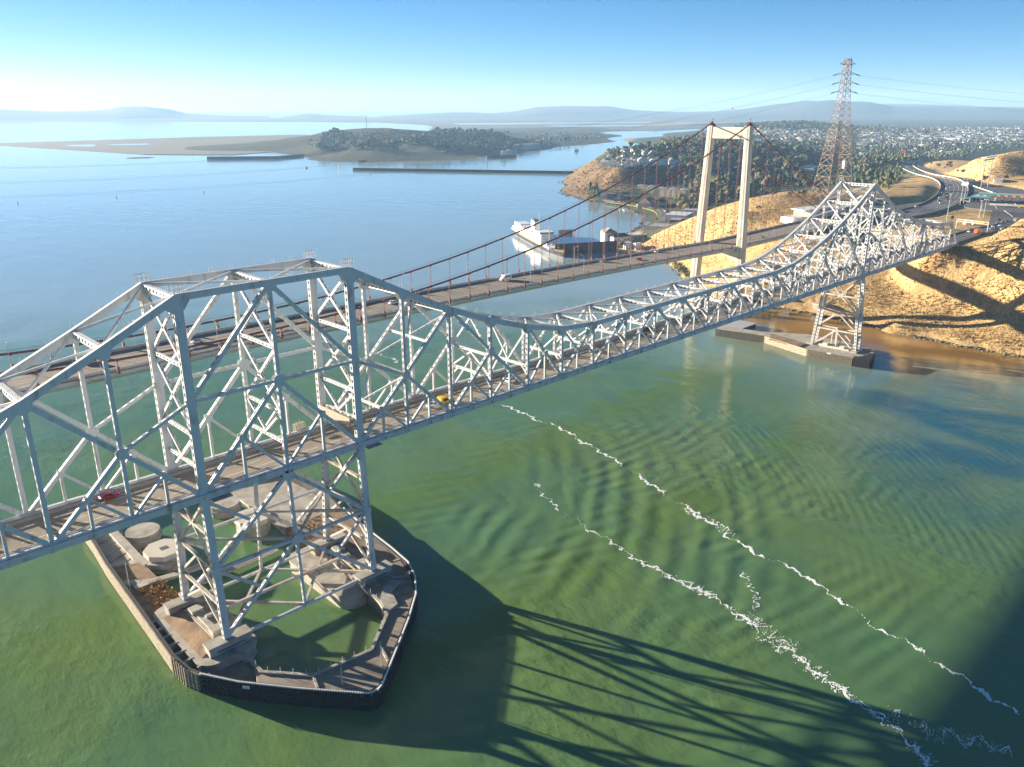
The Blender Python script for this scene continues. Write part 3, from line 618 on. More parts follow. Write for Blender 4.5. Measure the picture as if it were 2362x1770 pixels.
for z in(26.3,6.2):                                                # horizontal cross bracing between the two faces
    q=[P[0.,0,26.3 if z>20 else 7.],P[0.,1,26.3 if z>20 else 7.],P[-45.72,1,26.3 if z>20 else 7.],P[-45.72,0,26.3 if z>20 else 7.]]
    nm=(q[0]+q[3])/2; fm=(q[1]+q[2])/2; dz=np.array((0,0,z-q[0][2]))
    for a,b in((nm,q[1]),(nm,q[2]),(fm,q[0]),(fm,q[3])): obj('tower_lateral',MB().bar(a+dz,b+dz,.7,.7),M_STEEL2,bridge)
obj('tower_lateral',MB().bar((q[0]+q[1])/2,(q[2]+q[3])/2,.8,.8),M_STEEL2,bridge)
P2=steel_tower([332.6,338.0],2.4,(-3.2,22.9),[34.5,24.5,14.0],True)
for j in(0,1):
    for z in[34.5,24.5,14.0]: obj('tower_strut',MB().bar(P2[332.6,j,z],P2[338.0,j,z],.8,.8),M_STEEL2,bridge)
for x in(332.6,338.0):
    for dy in(8.4,11.2): obj('tower_vertical',MB().bar((x,dy,3.),(x,dy,13.8),.5,.5,XV),M_STEEL2,bridge)
for x in (-3.,):
    tube=MB().tube([(x+1.4,-1.5,DZ-2),(x+1.6,-3.1,20),(x+1.6,-3.3,12)],.2,6); obj('drain_pipe',tube,M_STEEL,bridge)
# ---------------- near pier island ----------------
pier=thing('bridge_pier','concrete pier island ringed by a timber fender under the tall twin tower','pier',(-22,15,0))
OUT=[(-49,103),(-51.2,92),(-52.3,77),(-54.1,60.2),(-56.6,23.8),(-58.1,2.8),(-57.5,-4.8),(-56.2,-8.6),(-50.8,-18.2),(-41.8,-30.3),(-31.8,-42.6),(-30.4,-43.9),(-28.4,-44.2),(-26.6,-43.5),(-20.0,-38.3),(-5.6,-26.8),(3.1,-18.9),(8.5,-11.5),(11.9,-3.7),(13.4,6.7),(14.4,16.9),(15.2,25.7),(17.5,40),(20.6,55),(21,72),(19,93),(10,106),(-6,111),(-28,110),(-44,107)]
INN=[(-42,98),(-43.5,80),(-45,62),(-45.1,44.8),(-44.6,30),(-44.5,-12.0),(-44.7,-18.1),(-36.4,-28.2),(-20.3,-30.2),(-8.0,-20.2),(-6.2,-14.2),(-3,26),(-2,60),(-1,88),(-8,99),(-30,102)]
def inset(poly,d):
    n=len(poly); P=[np.array(p,float) for p in poly]; out=[]
    for i in range(n):
        a,b,c=P[i-1],P[i],P[(i+1)%n]; e1=(b-a)/np.linalg.norm(b-a); e2=(c-b)/np.linalg.norm(c-b); n1=np.array((-e1[1],e1[0])); n2=np.array((-e2[1],e2[0])); m=n1+n2; m/=max(.3,np.linalg.norm(m)); k=d/max(.5,m@n1); out.append(b+m*k)
    return out
area=sum(OUT[i-1][0]*OUT[i][1]-OUT[i][0]*OUT[i-1][1] for i in range(len(OUT)))
sgn=1 if area>0 else -1
# ring floor as a strip between outer wall and inner wall (quads by angle)
cen=np.array((-22.,45.))
def resample(poly,n):
    P=np.array(poly+[poly[0]],float); s=np.r_[0,np.cumsum(np.linalg.norm(np.diff(P,axis=0),axis=1))]; return P,s
def polar(poly,th):
    d=np.array((math.cos(th),math.sin(th)*1.)); best=None
    for i in range(len(poly)):
        a=np.array(poly[i-1],float)-cen;b=np.array(poly[i],float)-cen; e=b-a; den=d[0]*e[1]-d[1]*e[0]
        if abs(den)<1e-9: continue
        t=(a[0]*e[1]-a[1]*e[0])/den; u=(a[0]*d[1]-a[1]*d[0])/den
        if t>0 and -1e-9<=u<=1+1e-9: best=t if best is None else max(best,t)
    return cen+d*best
def ring_wall(name,poly,z0,z1,th,m,par):
    inn=inset(poly,th*sgn); n=len(poly); V=[];F=[]
    for p,q in zip(poly,inn): V+=[(p[0],p[1],z0),(p[0],p[1],z1),(q[0],q[1],z1),(q[0],q[1],z0)]
    for i in range(n):
        j=(i+1)%n
        for k in range(4): F.append((i*4+k,j*4+k,j*4+(k+1)%4,i*4+(k+1)%4))
    return obj(name,MB().add(V,F),m,par)
ring_wall('fender_wall',OUT,-2.,5.0,.8,M_RUB,pier)
ths=np.linspace(0,2*math.pi,121); outin=inset(OUT,.8*sgn)
def ring_floor(name,t0,t1,z,m,o=outin,i=INN):
    V=[];F=[];T=[t for t in ths if t0<=t<=t1]
    for t in T:
        a=polar(o,t);b=polar(i,t); V+=[(a[0],a[1],z),(b[0],b[1],z),(a[0],a[1],-2),(b[0],b[1],-2)]
    for k in range(len(T)-1): q=k*4; F+=[(q,q+1,q+5,q+4),(q+1,q+3,q+7,q+5)]
    F+=[(0,2,3,1),(q+4,q+5,q+7,q+6)]
    return obj(name,MB().add(V,F),m,pier)
def ang(x,y): a=math.atan2(y-cen[1],x-cen[0]); return a if a>0 else a+2*math.pi
aL,aF,aR=ang(-53,24),ang(-46,-14),ang(7,-8)
ring_floor('pier_floor',0,ang(-52,60)+.03,.9,M_CONC); ring_floor('pier_floor',ang(-52,60)-.03,aL+.06,3.2,M_DIRT); ring_floor('pier_floor',aL,aF+.1,1.6,M_PAVE)
ring_floor('pier_floor',aF,aR,4.35,M_PAVE); ring_floor('pier_floor',aR-.06,ang(10,12)+.1,3.6,M_PAVE); ring_floor('pier_floor',ang(10,12),2*math.pi,3.0,M_DIRT)
ic=[p for p in INN]
ring_in=obj('pool_coping',(lambda: (lambda mb:[mb.bar((*a,4.5),(*b,4.5),.7,.9) for a,b in zip(INN[4:11],INN[5:12])] and mb)(MB()))(),M_CONC,pier)
for a,b in zip(INN[5:11],INN[6:12]):
    a=np.array(a);b=np.array(b); L=np.linalg.norm(b-a); k=max(1,int(L/3.2))
    for i in range(k): p=a+(b-a)*(i+.5)/k; obj('mooring_post',MB().bar((*p,4.7),(*p,6.3),.12,.12,XV),M_RAIL,pier)
# timber walers, piles and bolt heads on the fender faces
def walers(poly,z0,z1,rows,m,par,out=.35,th=.42,verts=None,name='fender_plank'):
    for a,b in zip(poly[:-1],poly[1:]):
        a=np.array(a,float);b=np.array(b,float); e=(b-a)/np.linalg.norm(b-a); nr=np.array((e[1],-e[0]))*sgn; L=np.linalg.norm(b-a)
        ns=max(1,int(L/9))
        for r in range(rows):
            z=z0+(z1-z0)*(r+.5)/rows
            for s in range(ns):
                p=a+e*(L*s/ns+.06)+nr*out; q=a+e*(L*(s+1)/ns-.06)+nr*out; obj(name,MB().bar((*p,z),(*q,z),th,(z1-z0)/rows*.72,(*nr,0)),m,par)
        if verts:
            k=max(1,int(L/verts)); mb=MB()
            for i in range(k): p=a+e*(L*(i+.5)/k)+nr*(out+th*.6); mb.bar((*p,z0-.4),(*p,z1+.25),.3,.3,(*nr,0))
            tag(obj('fender_pile',mb,m,par),kind='stuff')
walers(OUT[1:6],.3,5.2,5,M_TIMB,pier)
walers(OUT[5:8],.3,5.2,5,M_TIMB,pier,verts=1.1)
mb=MB()
for a,b in zip(OUT[7:22],OUT[8:23]):
    a=np.array(a,float);b=np.array(b,float); L=np.linalg.norm(b-a); e=(b-a)/L; nr=np.array((e[1],-e[0]))*sgn; k=max(1,int(L/.62))
    for i in range(k):
        p=a+e*(L*(i+.5)/k)+nr*.0; mb.bx(p[0]-.2,p[0]+.2,p[1]-.2,p[1]+.2,5.0,5.4)
        if i%4==0: q=a+e*(L*(i+.5)/k)+nr*.12; mb.bx(q[0]-.14,q[0]+.14,q[1]-.14,q[1]+.14,4.1,4.4)
tag(obj('fender_bolt',mb,M_WHITE,pier),kind='stuff')
mb=MB()
for a,b in zip(OUT[7:22],OUT[8:23]):
    a=np.array(a,float);b=np.array(b,float); L=np.linalg.norm(b-a); e=(b-a)/L; nr=np.array((e[1],-e[0]))*sgn; k=max(1,int(L/.8))
    for i in range(k):
        p=a+e*(L*(i+.5)/k)+nr*.14; mb.bar((*p,-.5),(*p,4.7),.3,.34,(*nr,0))
tag(obj('fender_pile',mb,M_RUB,pier),kind='stuff')
for z in(1.4,2.9,4.2):
    for a,b in zip(OUT[7:21],OUT[8:22]):
        a=np.array(a,float);b=np.array(b,float); e=(b-a)/np.linalg.norm(b-a); nr=np.array((e[1],-e[0]))*sgn*.3; obj('fender_plank',MB().bar((*(a+nr),z),(*(b+nr),z),.25,.3,(*nr,0)),M_RUB,pier)
# caissons with the legs' pedestals
def stadium(x0,x1,y0,y1,r,k=6):
    P=[]
    for cx_,cy_,s in((x1-r,y1-r,0),(x0+r,y1-r,1),(x0+r,y0+r,2),(x1-r,y0+r,3)):
        for i in range(k+1): t=(s+i/k)*math.pi/2; P.append((cx_+r*math.cos(t),cy_+r*math.sin(t)))
    return P
for xc,x0,x1 in((-45.7,-54.4,-38.6),(0.,-12.6,6.6)):
    P_=stadium(x0,x1,-6.6,27.5,4.5); obj('caisson',MB().prism(P_,-3,3.2),M_CONC,pier)
    Q=stadium(x0-.25,x1+.25,-6.85,27.75,4.6); obj('caisson_rim',MB().prism(Q,3.2,4.1),M_CONC,pier)
    sw=-1 if xc<-20 else 1
    obj('sloping_apron',MB().add([(xc+sw*2.2,-1,5.6),(xc+sw*2.2,21,5.6),(xc+sw*7,22,4.12),(xc+sw*7,-2,4.12)],[(0,1,2,3)] if sw<0 else [(3,2,1,0)]),M_DIRT,pier)
    obj('cross_wall',MB().bx(xc-2.2,xc+1.6,1.5,19,4.1,5.9),M_CONC,pier); obj('cross_wall',MB().bx(xc-1.2,xc+.4,3,17.5,5.9,6.5),M_CONC,pier)
    obj('bearing_block',MB().bx(xc-1.9,xc+1.5,1.8,4.6,5.9,7.5),M_CONC,pier); obj('bearing_block',MB().bx(xc-1.8,xc+1.4,14.5,17.4,6.,7.1),M_CONC,pier)
    for y in(-2.24,22.54):
        obj('pedestal',MB().bx(xc-5.5,xc+5.8,y-1.6,y+1.6,4.1,6.4),M_CONC,pier); obj('pedestal_cap',MB().bx(xc-5.8,xc-1.4,y-1.9,y+1.9,6.4,7.0),M_CONC,pier); obj('pedestal_cap',MB().bx(xc-1.39,xc+6.1,y-1.9,y+1.9,6.4,6.95),M_CONC,pier)
        obj('pedestal_slot',MB().bx(xc-3.6,xc+4.,y-1.64,y-1.5,4.8,5.2),M_DARK,pier)
# walls of the compartments between fender and caisson, and the fins at the far left
for y in(-9.,-4.5,0,4.5,9,13.5,18,22.5): obj('cell_wall',MB().bx(-57+(.9 if y<0 else .2)+max(0,-y)*.25,-54.2,y-.25,y+.25,1.6,4.2),M_CONC,pier)
for a,b in(((-52.4,43.5),(-45.2,43.5)),): obj('cell_wall',MB().bar((*a,3.4),(*b,3.4),.7,2.2),M_CONC,pier)
V0=np.array((-53.3,57.)); 
for i in range(9):
    y=50+i*4.6; xo=-53.2+ (y-50)*.05; obj('fin_wall',MB().bar((xo,y-2.2,2.6),(-45.6,y+.9,2.6),.7,3.4),M_CONC,pier)
obj('curved_wall',(lambda mb:[mb.bar((*a,3.2),(*b,3.2),.8,2.4) for a,b in(((-53.4,49),(-50,45.4)),((-50,45.4),(-46,43.6)),((-46,43.6),(-40,42.3)),((-40,42.3),(-30,42)))] and mb)(MB()),M_CONC,pier)
obj('inner_wall',(lambda mb:[mb.bar((*a,3.2),(*b,3.2),1.4,2.6) for a,b in(((-44.6,84),(-45.3,60)),((-45.3,60),(-44.2,54)),((-44.2,54),(-39.6,48.6)))] and mb)(MB()),M_CONC,pier)
for i in range(12): y=56+i*2.6; obj('mooring_post',MB().bar((-43.6,y,3.6),(-43.6,y,5.6),.14,.14,XV),M_DARK,pier)
for x,y,h in((-53.5,44,8.5),(-33,-36,5.6),(-22,-37,7.5)): obj('light_mast',MB().tube([(x,y,3.2),(x,y,4+h)],.13,6),M_RAIL,pier)
obj('notice_plate',MB().bar((-50.5,-19.4,4.2),(-49.4,-20.9,4.2),.1,.9,(-.8,-.6,0)),M_WHITE,pier)
for x0,y0,x1,y1 in((8,-9.5,3.5,-6.6),(11.5,0,6.6,1),(-20,-37,-18,-31),(-38,-33,-36.4,-28.4),(-2,-23,-6,-18)): obj('floor_kerb',MB().bar((x0,y0,4.5),(x1,y1,4.5),.5,.6),M_CONC,pier)
obj('pool_ledge',MB().prism([(-8.2,-20.2),(-6,-14),(-1.5,-9.2),(2.,-8.),(4,-10.5),(-1,-12.5),(-3.5,-19)],3.,5.0),M_CONC,pier)
# dry weeds on the fill
mb=MB()
for i in range(260):
    x,y=random.uniform(-52,-44.8),random.uniform(29,43)
    if random.random()<.25: x,y=random.uniform(-4,12),random.uniform(30,50)
    h=random.uniform(.3,.9); 
    for k in range(4): a=random.uniform(0,6.28); r=random.uniform(.3,.9); mb.add([(x,y,3.1),(x+r*math.cos(a),y+r*math.sin(a),3.2+h),(x+r*math.cos(a+.8),y+r*math.sin(a+.8),3.2+h*.6)],[(0,1,2)])
M_WEED=mat('dry_weeds',(.42,.24,.06),.95,(.24,.13,.04),.8)
tag(obj('dry_weeds',mb,M_WEED),kind='stuff')
# older pier stubs standing in the pool behind
for i,(x,y) in enumerate(((-38.5,55.5),(-8.5,55.5))):
    st=thing('old_pier_stub','octagonal concrete stub of an old pier %s'%('beside the concrete fins at the left' if i==0 else 'behind the right hand tower leg'),'pier stub',(x,y,0),0,'old pier stubs inside the fender')
    o8=lambda r:[(x+r*math.cos(t),y+r*math.sin(t)) for t in [math.pi/8+k*math.pi/4 for k in range(8)]]
    obj('stub_body',MB().prism(o8(5.6),-3,4.6),M_CONC,st); obj('stub_cap',MB().prism(o8(6.1),4.6,6.2),M_CONC2,st); obj('hatch',MB().bx(x-1.2,x+1.2,y-.9,y+.9,6.2,6.28),M_DARK,st)
for i,(x,y) in enumerate(((-37.5,76.),(-9.,76.))):
    st=thing('old_round_pier','round concrete caisson in the pool %s'%('nearest the left fender' if i==0 else 'below the deck between the tower legs'),'caisson',(x,y,0),0,'old round caissons inside the fender')
    c16=lambda r:[(x+r*math.cos(t),y+r*math.sin(t)) for t in [k*math.pi/10 for k in range(20)]]
    obj('caisson_body',MB().prism(c16(5.4),-3,3.9),M_CONC,st); obj('caisson_collar',MB().prism(c16(5.8),1.6,2.4),M_CONC,st)
cw=thing('catwalk','long grey perforated catwalk floating across the pool inside the fender','walkway',(-24,40,1.2))
obj('walk_deck',MB().bar((-36,37,1.2),(-10,38.5,1.2),4.2,.5,(0,1,0)),M_CONC,cw)
for k in range(4): obj('walk_slot',MB().bar((-35,35.6+k*1.05,1.47),(-11,37.1+k*1.05,1.47),.32,.04,(0,1,0)),M_DARK,cw)
# ---------------- far pier with its fender ----------------
fp=thing('bridge_pier','low concrete pier with grey timber fender under the far tower by the hill','pier',(330,20,0))
FO=[(318.1,79.5),(324.9,49.3),(316.2,17.5),(318.2,-8.2)]
body=FO+[(322,-12.5),(331,-13.5),(344,-10),(350,8),(350,34),(336,55),(330,84)]
obj('pier_body',MB().prism(body,-3,3.6),M_CONC,fp)
sgn_old=sgn; A2=sum(body[i-1][0]*body[i][1]-body[i][0]*body[i-1][1] for i in range(len(body))); sgn=1 if A2>0 else -1
walers(FO[:2],.1,4.6,4,M_TIMB,fp,verts=1.3); walers(FO[1:3],.1,4.6,4,M_TIMB,fp); walers(FO[2:4],.1,4.6,4,M_TIMB,fp,verts=.9)
sgn=sgn_old
obj('fender_nose',MB().prism([(316.6,-9.0),(318.6,-17.4),(320.4,-17.6),(332.5,-14.5),(331.5,-12.6),(321,-11),(319,-8.2)],-1.2,lambda p:5.2 if p[1]>-13 else (5.6 if p[0]>325 else 4.9)),M_RUB,fp)
obj('notice_plate',MB().bar((316.2,6,4.6),(316.4,3.6,4.6),.12,.7,(-1,0,0)),M_WHITE,fp)
for y in(-3.2,22.9): obj('pedestal',MB().bx(329.5,341,y-2,y+2,3.3,4.4),M_CONC,fp)
obj('cross_wall',MB().bx(331,339,0,18,3.6,4.6),M_CONC2,fp)
for y in(4.,14.): obj('bearing_block',MB().bx(330.6,333.6,y-1.4,y+1.4,4.6,5.8),M_CONC2,fp)
obj('fill_bank',MB().prism([(321,44),(318.5,24),(328,24),(334,50)],3.6,4.1),M_DIRT,fp)
rb=thing('pontoon','flat blue grey topped float moored behind the far fender','pontoon',(342,78,0))
obj('pontoon_hull',MB().bx(331,353,71,86,-.5,2.6),M_RUB,rb); obj('pontoon_deck',MB().bx(330.6,353.4,70.6,86.4,2.6,3.0),M_RAIL,rb)
for i,(x,y) in enumerate(((425,86),(423,61))):
    b=thing('concrete_block','square concrete footing block in the shallows %s'%('farther from the tower legs' if i==0 else 'seen just behind the tower legs'),'footing',(x,y,0),0,'old footings at the golden shore')
    obj('block_body',MB().bx(x-3.6,x+3.6,y-3.6,y+3.6,-3,5.4),M_CONC,b); obj('block_cap',MB().bx(x-3.9,x+3.9,y-3.9,y+3.9,5.4,6.3),M_CONC2,b)
# ---------------- suspension bridge ----------------
sus_b=thing('suspension_bridge','concrete towered suspension bridge with dark red cables and a slim grey deck','bridge',(10,116,0))
YN,YF=102.,131.
def zdeck(x): return 50.9-5.1*((x-10)/369.)**2 if x<379 else 45.8+min(x-379,120)*.010
def zcab(x): return 54.7+71.*((x-10)/368.)**2
XS=-349.+0
def tower(x):
    par=sus_b
    for yb,yt in((99.8,103.),(136.5,131.)):
        legs=[]
        V=[];zs=[-2,6,46,80,115,124.5]; 
        for z in zs:
            t=(z+2)/126.5; y=yb+(yt-yb)*t; a=2.9-.75*t; b=2.9-.75*t; ch=.55
            V+=[(x-a+ch,y-b,z),(x+a-ch,y-b,z),(x+a,y-b+ch,z),(x+a,y+b-ch,z),(x+a-ch,y+b,z),(x-a+ch,y+b,z),(x-a,y+b-ch,z),(x-a,y-b+ch,z)]
        F=[(i*8+j,i*8+(j+1)%8,i*8+8+(j+1)%8,i*8+8+j) for i in range(len(zs)-1) for j in range(8)]+[tuple(range(7,-1,-1)),tuple(range(len(V)-8,len(V)))]
        obj('tower_leg',MB().add(V,F),M_CONC2,par)
        g=MB()
        for z0,z1 in zip(zs[1:-1],zs[2:]):
            p=[]
            for z in(z0,z1):
                t=(z+2)/126.5; y=yb+(yt-yb)*t; p.append((x-(2.9-.75*t)-.02,y-.2,z))
            g.bar(p[0],p[1],.12,.8,(1,0,0))
        obj('leg_groove',g,M_CURB,par)
        obj('leg_cap',MB().bx(x-1.9,x+1.9,yt-1.9,yt+1.9,124.5,125.1),M_RED,par); obj('cable_saddle',MB().add([(x-2.6,yt-.6,125.1),(x-2.6,yt+.6,125.1),(x,yt-.6,127.),(x,yt+.6,127.),(x+2.6,yt-.6,125.1),(x+2.6,yt+.6,125.1)],[(0,2,3,1),(2,4,5,3),(0,4,2),(1,3,5),(0,1,5,4)]),M_RED,par)
        obj('beacon_post',MB().bar((x+.4,yt,126.5),(x+.4,yt,128.6),.2,.2,XV).bx(x-.2,x+1.,yt-.3,yt+.3,128.4,128.9),M_RED,par)
        obj('pile_cap',MB().bx(x-8,x+8,yb-7,yb+7,-3,3.2),M_CONC,par)
    obj('crossbeam',MB().prism([(x-1.9,104.9),(x+1.9,104.9),(x+1.9,129.1),(x-1.9,129.1)],116.3,123.6),M_CONC2,par)
    V=[]
    for xx in(x-2.4,x+2.4): V+=[(xx,103.6,43.4),(xx,133.,43.4),(xx,134.,39.),(xx,117.5,41.),(xx,102.8,36.5)]
    obj('crossbeam',MB().add(V,[(0,1,2,3,4),(9,8,7,6,5)]+[(i,(i+1)%5,5+(i+1)%5,5+i)[::-1] for i in range(5)]),M_CONC2,par)
tower(379.)
# main and side cables
def cable(y,pts): obj('main_cable',MB().tube(pts,.42,8),M_RED,sus_b)
for y in(YN,YF):
    cable(y,[(x,y,zcab(x)) for x in np.linspace(-349,379,60)])
    cable(y,[(379+t*182,y,126-t*74+ (t*t-t)*16) for t in np.linspace(0,1,24)])
    cb=MB();x=-140.
    for h in(1.2,):
        obj('hand_rope',MB().tube([(x,y+.5,zcab(x)+h) for x in np.linspace(-349,379,60)],.05,4),M_DARK,sus_b)
hx=-137.5+0
for y in(YN,YF):
    x=-140.
    while x<372:
        z0=zdeck(x)+.3; z1=zcab(x)
        if z1-z0>.6: obj('hanger_rope',MB().bar((x,y-.25,z0),(x,y-.25,z1),.11,.11,XV).bar((x,y+.25,z0),(x,y+.25,z1),.11,.11,XV).bx(x-.45,x+.45,y-.5,y+.5,z1-.55,z1+.5),M_RED,sus_b)
        obj('hanger_socket',MB().bx(x-.4,x+.4,y-.45,y+.45,z0-.6,z0+1.9),M_RED,sus_b)
        x+=12.4
    x=392.
    while x<555:
        t=(x-379)/182; z1=126-t*74+(t*t-t)*16; z0=zdeck(x)+.3
        if z1>z0+1.5: obj('hanger_rope',MB().bar((x,y,z0),(x,y,z1),.16,.16,XV),M_RED,sus_b)
        x+=12.4
def strip(mb,xs,prof):     # prof: list of (y, dz)
    V=[];n=len(prof)
    for x in xs: V+=[(x,yy,zdeck(x)+dz) for yy,dz in prof]
    F=[(i*n+j,i*n+(j+1)%n,i*n+n+(j+1)%n,i*n+n+j) for i in range(len(xs)-1) for j in range(n)]+[tuple(range(n)),tuple(range(len(V)-1,len(V)-n-1,-1))]
    return mb.add(V,F)
gx=np.linspace(-200,600,60)
def deckpart(name,prof,m): return obj(name,strip(MB(),gx,prof),m,sus_b)
deckpart('box_girder',[(103.2,-.15),(103.0,-1.0),(106.5,-3.1),(126.5,-3.1),(130.2,-1.0),(130.0,-.15)],M_GIRD)
deckpart('roadway',[(105.6,-.16),(129.1,-.16),(129.1,-.02),(105.6,-.02)],M_ROAD)
deckpart('footpath',[(103.2,-.15),(105.2,-.15),(105.2,.06),(103.2,.06)],M_CURB)
for y,h in((105.3,.85),(129.5,.95)): deckpart('barrier',[(y-.28,-.16),(y+.28,-.16),(y+.13,h),(y-.13,h)],M_CONC2)
deckpart('hand_rail',[(103.25,1.15),(103.35,1.15),(103.35,1.28),(103.25,1.28)],M_RAIL)
deckpart('hand_rail',[(103.25,.6),(103.33,.6),(103.33,.7),(103.25,.7)],M_RAIL)
pmh=MB().bx(-.06,.06,-.06,.06,0,1.3).mesh('rail_post')
x=-140.
while x<560: 
    o=link('rail_post',pmh,M_RAIL,sus_b,local=True); o.location=np.array((x,103.3,zdeck(x)))-wloc(sus_b); x+=3.1
for k,y in enumerate((106.3,109.9,113.5,117.1,120.7,124.3,128.5)):
    mb=MB(); x=-160.
    if k in(0,6): strip(mb,gx,[(y,-.02),(y+.14,-.02),(y+.14,-.012),(y,-.012)])
    else:
        while x<590: z=zdeck(x+1.5); mb.box((x+1.7,y,zdeck(x+1.7)-.012),(3.6,0,zdeck(x+3.5)-zdeck(x-.1)),(0,.2,0),(0,0,.01)); x+=11.5
    tag(obj('lane_line',mb,M_LINE,sus_b),kind='stuff')
deckpart('edge_stripe',[(105.9,-.018),(106.0,-.018),(106.0,-.01),(105.9,-.01)],M_LINE)
# lamp posts along both sides
lampm=[];lp=thing('street_lamp','slim grey street lamp on the suspension bridge deck','street lamp',(-120,104.6,zdeck(-120)),0,'street lamps along the suspension bridge')
obj('lamp_post',MB().tube([(0,0,0),(0,0,9.5),(0,.3,10.4),(0,2.2,10.8)],[.11,.09,.07,.06],6),M_RAIL,lp,local=True); obj('lamp_head',MB().bx(-.2,.2,1.7,2.6,10.7,10.9),M_CURB,lp,local=True); register(lp)
def where_lamp(x): return 'left of the truss tower' if x<40 else 'over open mid span' if x<200 else 'above the ship dock' if x<379 else 'past the concrete tower'
for x in np.arange(-75,560,42.):
    for y,rz in((104.7,0),(129.9,math.pi)):
        if y>110: xx=x+21
        else: xx=x
        copy_thing(lp,(xx,y,zdeck(xx)),rz,label='slim lamp on the %s kerb of the suspension bridge %s'%('near' if y<110 else 'far',where_lamp(xx)))
lp.location=(-117,129.9,zdeck(-117)); lp.rotation_euler=(0,0,math.pi)
# anchorage on the hill
anc=thing('cable_anchorage','long pale concrete anchorage block where the red cables meet the hill','anchorage',(560,118,44))
obj('anchor_block',MB().prism([(548,134),(548,150),(640,138),(640,122)],38,53.),M_CONC2,anc); obj('anchor_roof',MB().prism([(540,136),(546,152),(582,146),(580,132)],53.0,53.8),M_WHITE,anc); obj('anchor_step',MB().prism([(528,140),(534,154),(548,150),(546,136)],38,48.),M_WHITE,anc); obj('anchor_block',MB().prism([(548,99),(548,106),(580,105),(580,98)],38,51.),M_CONC2,anc)
obj('abutment_wall',MB().prism([(500,132),(500,135),(560,136),(560,133)],36,46.),M_CONC2,anc)
# ---------------- lattice pylon ----------------
PX,PY=640.,160.; PZ=gz(PX,PY)
py=thing('transmission_pylon','tall rusty steel lattice pylon on the golden hill beside the freeway','pylon',(PX,PY,PZ))
TOPZ=176.
def pw(z):   # half diagonal at height z
    t=(z-PZ)/(TOPZ-PZ); return float(np.interp(t,[0,.25,.5,.72,.86,1.],[20.,14.5,9.8,6.0,4.3,3.2]))
PA=math.radians(12)
def pc(k,z): r=pw(z); a=PA+k*math.pi/2; return np.array((PX+r*math.cos(a),PY+r*math.sin(a),z))
lev=[PZ+(TOPZ-PZ)*t for t in (0,.10,.19,.27,.345,.41,.47,.525,.575,.62,.665,.71,.75,.79,.83,.87,.91,.95,1.)]
for k in range(4):
    for z0,z1 in zip(lev[:-1],lev[1:]):
        wd=.5 if z0<PZ+60 else .36
        obj('leg',MB().bar(pc(k,z0-(.8 if z0==lev[0] else 0)),pc(k,z1),wd,wd,XV),M_RUST,py)
        a,b,c,d=pc(k,z0),pc((k+1)%4,z0),pc((k+1)%4,z1),pc(k,z1); th=.24 if z0<PZ+60 else .19
        obj('cross_brace',MB().bar(a,c,th,th),M_RUST,py); obj('cross_brace',MB().bar(b,d,th,th),M_RUST,py); obj('ring_beam',MB().bar(d,c,.24,.24),M_RUST,py)
        if z1-z0>7: m=(a+b)/2; mt=(d+c)/2; obj('sub_brace',MB().bar((a+d)/2,mt,.22,.22),M_RUST,py); obj('sub_brace',MB().bar((b+c)/2,mt,.22,.22),M_RUST,py)
dl=np.array((-.80,.60,0)); 
ARMZ=[148.5,156.,163.5,172.]
for i,z in enumerate(ARMZ):
    for s in(-1,1):
        c=np.array((PX,PY,z)); L=8.5 if i<3 else 7.; ax=np.array((_r[0],_r[1],0.))
        for q in(-1.6,1.6): obj('cross_arm',MB().bar(c+ax*s*1.+np.array((_f[0],_f[1],0))*q,c+ax*s*L,.4,.4),M_RUST,py)
        obj('arm_stay',MB().bar(c+ax*s*L,c+[0,0,3.6],.28,.28),M_RUST,py)
        if i<3: e=c+ax*s*L; obj('insulator',MB().tube([e+[0,0,-.2],e+ax*s*3.6+[0,0,-1.2]],.42,6),M_DARK,py)
obj('platform',MB().bx(PX-3.6,PX+3.6,PY-3.6,PY+3.6,TOPZ-4.6,TOPZ-4.2),M_RUST,py); obj('top_frame',MB().bx(PX-2.6,PX+2.6,PY-2.6,PY+2.6,TOPZ-.2,TOPZ+.2),M_RUST,py)
for dx in(-2.4,2.4):
    for dy in(-2.4,2.4): obj('top_post',MB().bar((PX+dx,PY+dy,TOPZ-4.2),(PX+dx*.7,PY+dy*.7,TOPZ+1.8),.25,.25,XV),M_RUST,py)
obj('equipment_box',MB().bx(PX+2.,PX+5.4,PY-8,PY-5.5,PZ+31,PZ+38),M_WHITE,py)
def wire(a,b,sag,r=.07,n=24): return [np.array(a)+(np.array(b)-np.array(a))*t-np.array((0,0,4*sag*t*(1-t))) for t in np.linspace(0,1,n)]
axr=np.array((_r[0],_r[1],0.))
for i,z in enumerate(ARMZ[:3]):
    for j in (0,1):
        a=np.array((PX,PY,z-1.4))-axr*(12-j*3); b=np.array((-560.,560.+j*26,150.+i*9)); o=obj('power_line',MB().tube(wire(a,b,62.),.04,4),M_RAIL); tag(o,'thin power line running left across the sky from the %s pylon arm, %s strand'%(('lowest','middle','upper')[i],('outer','inner')[j]),'power line','power lines from the pylon')
        a=np.array((PX,PY,z-1.4))+axr*(12-j*3); b=np.array((1500.+j*20,-420.,128.+i*9)); o=obj('power_line',MB().tube(wire(a,b,22.),.04,4),M_RAIL); tag(o,'thin power line running right from the %s pylon arm, %s strand'%(('lowest','middle','upper')[i],('outer','inner')[j]),'power line','power lines from the pylon')
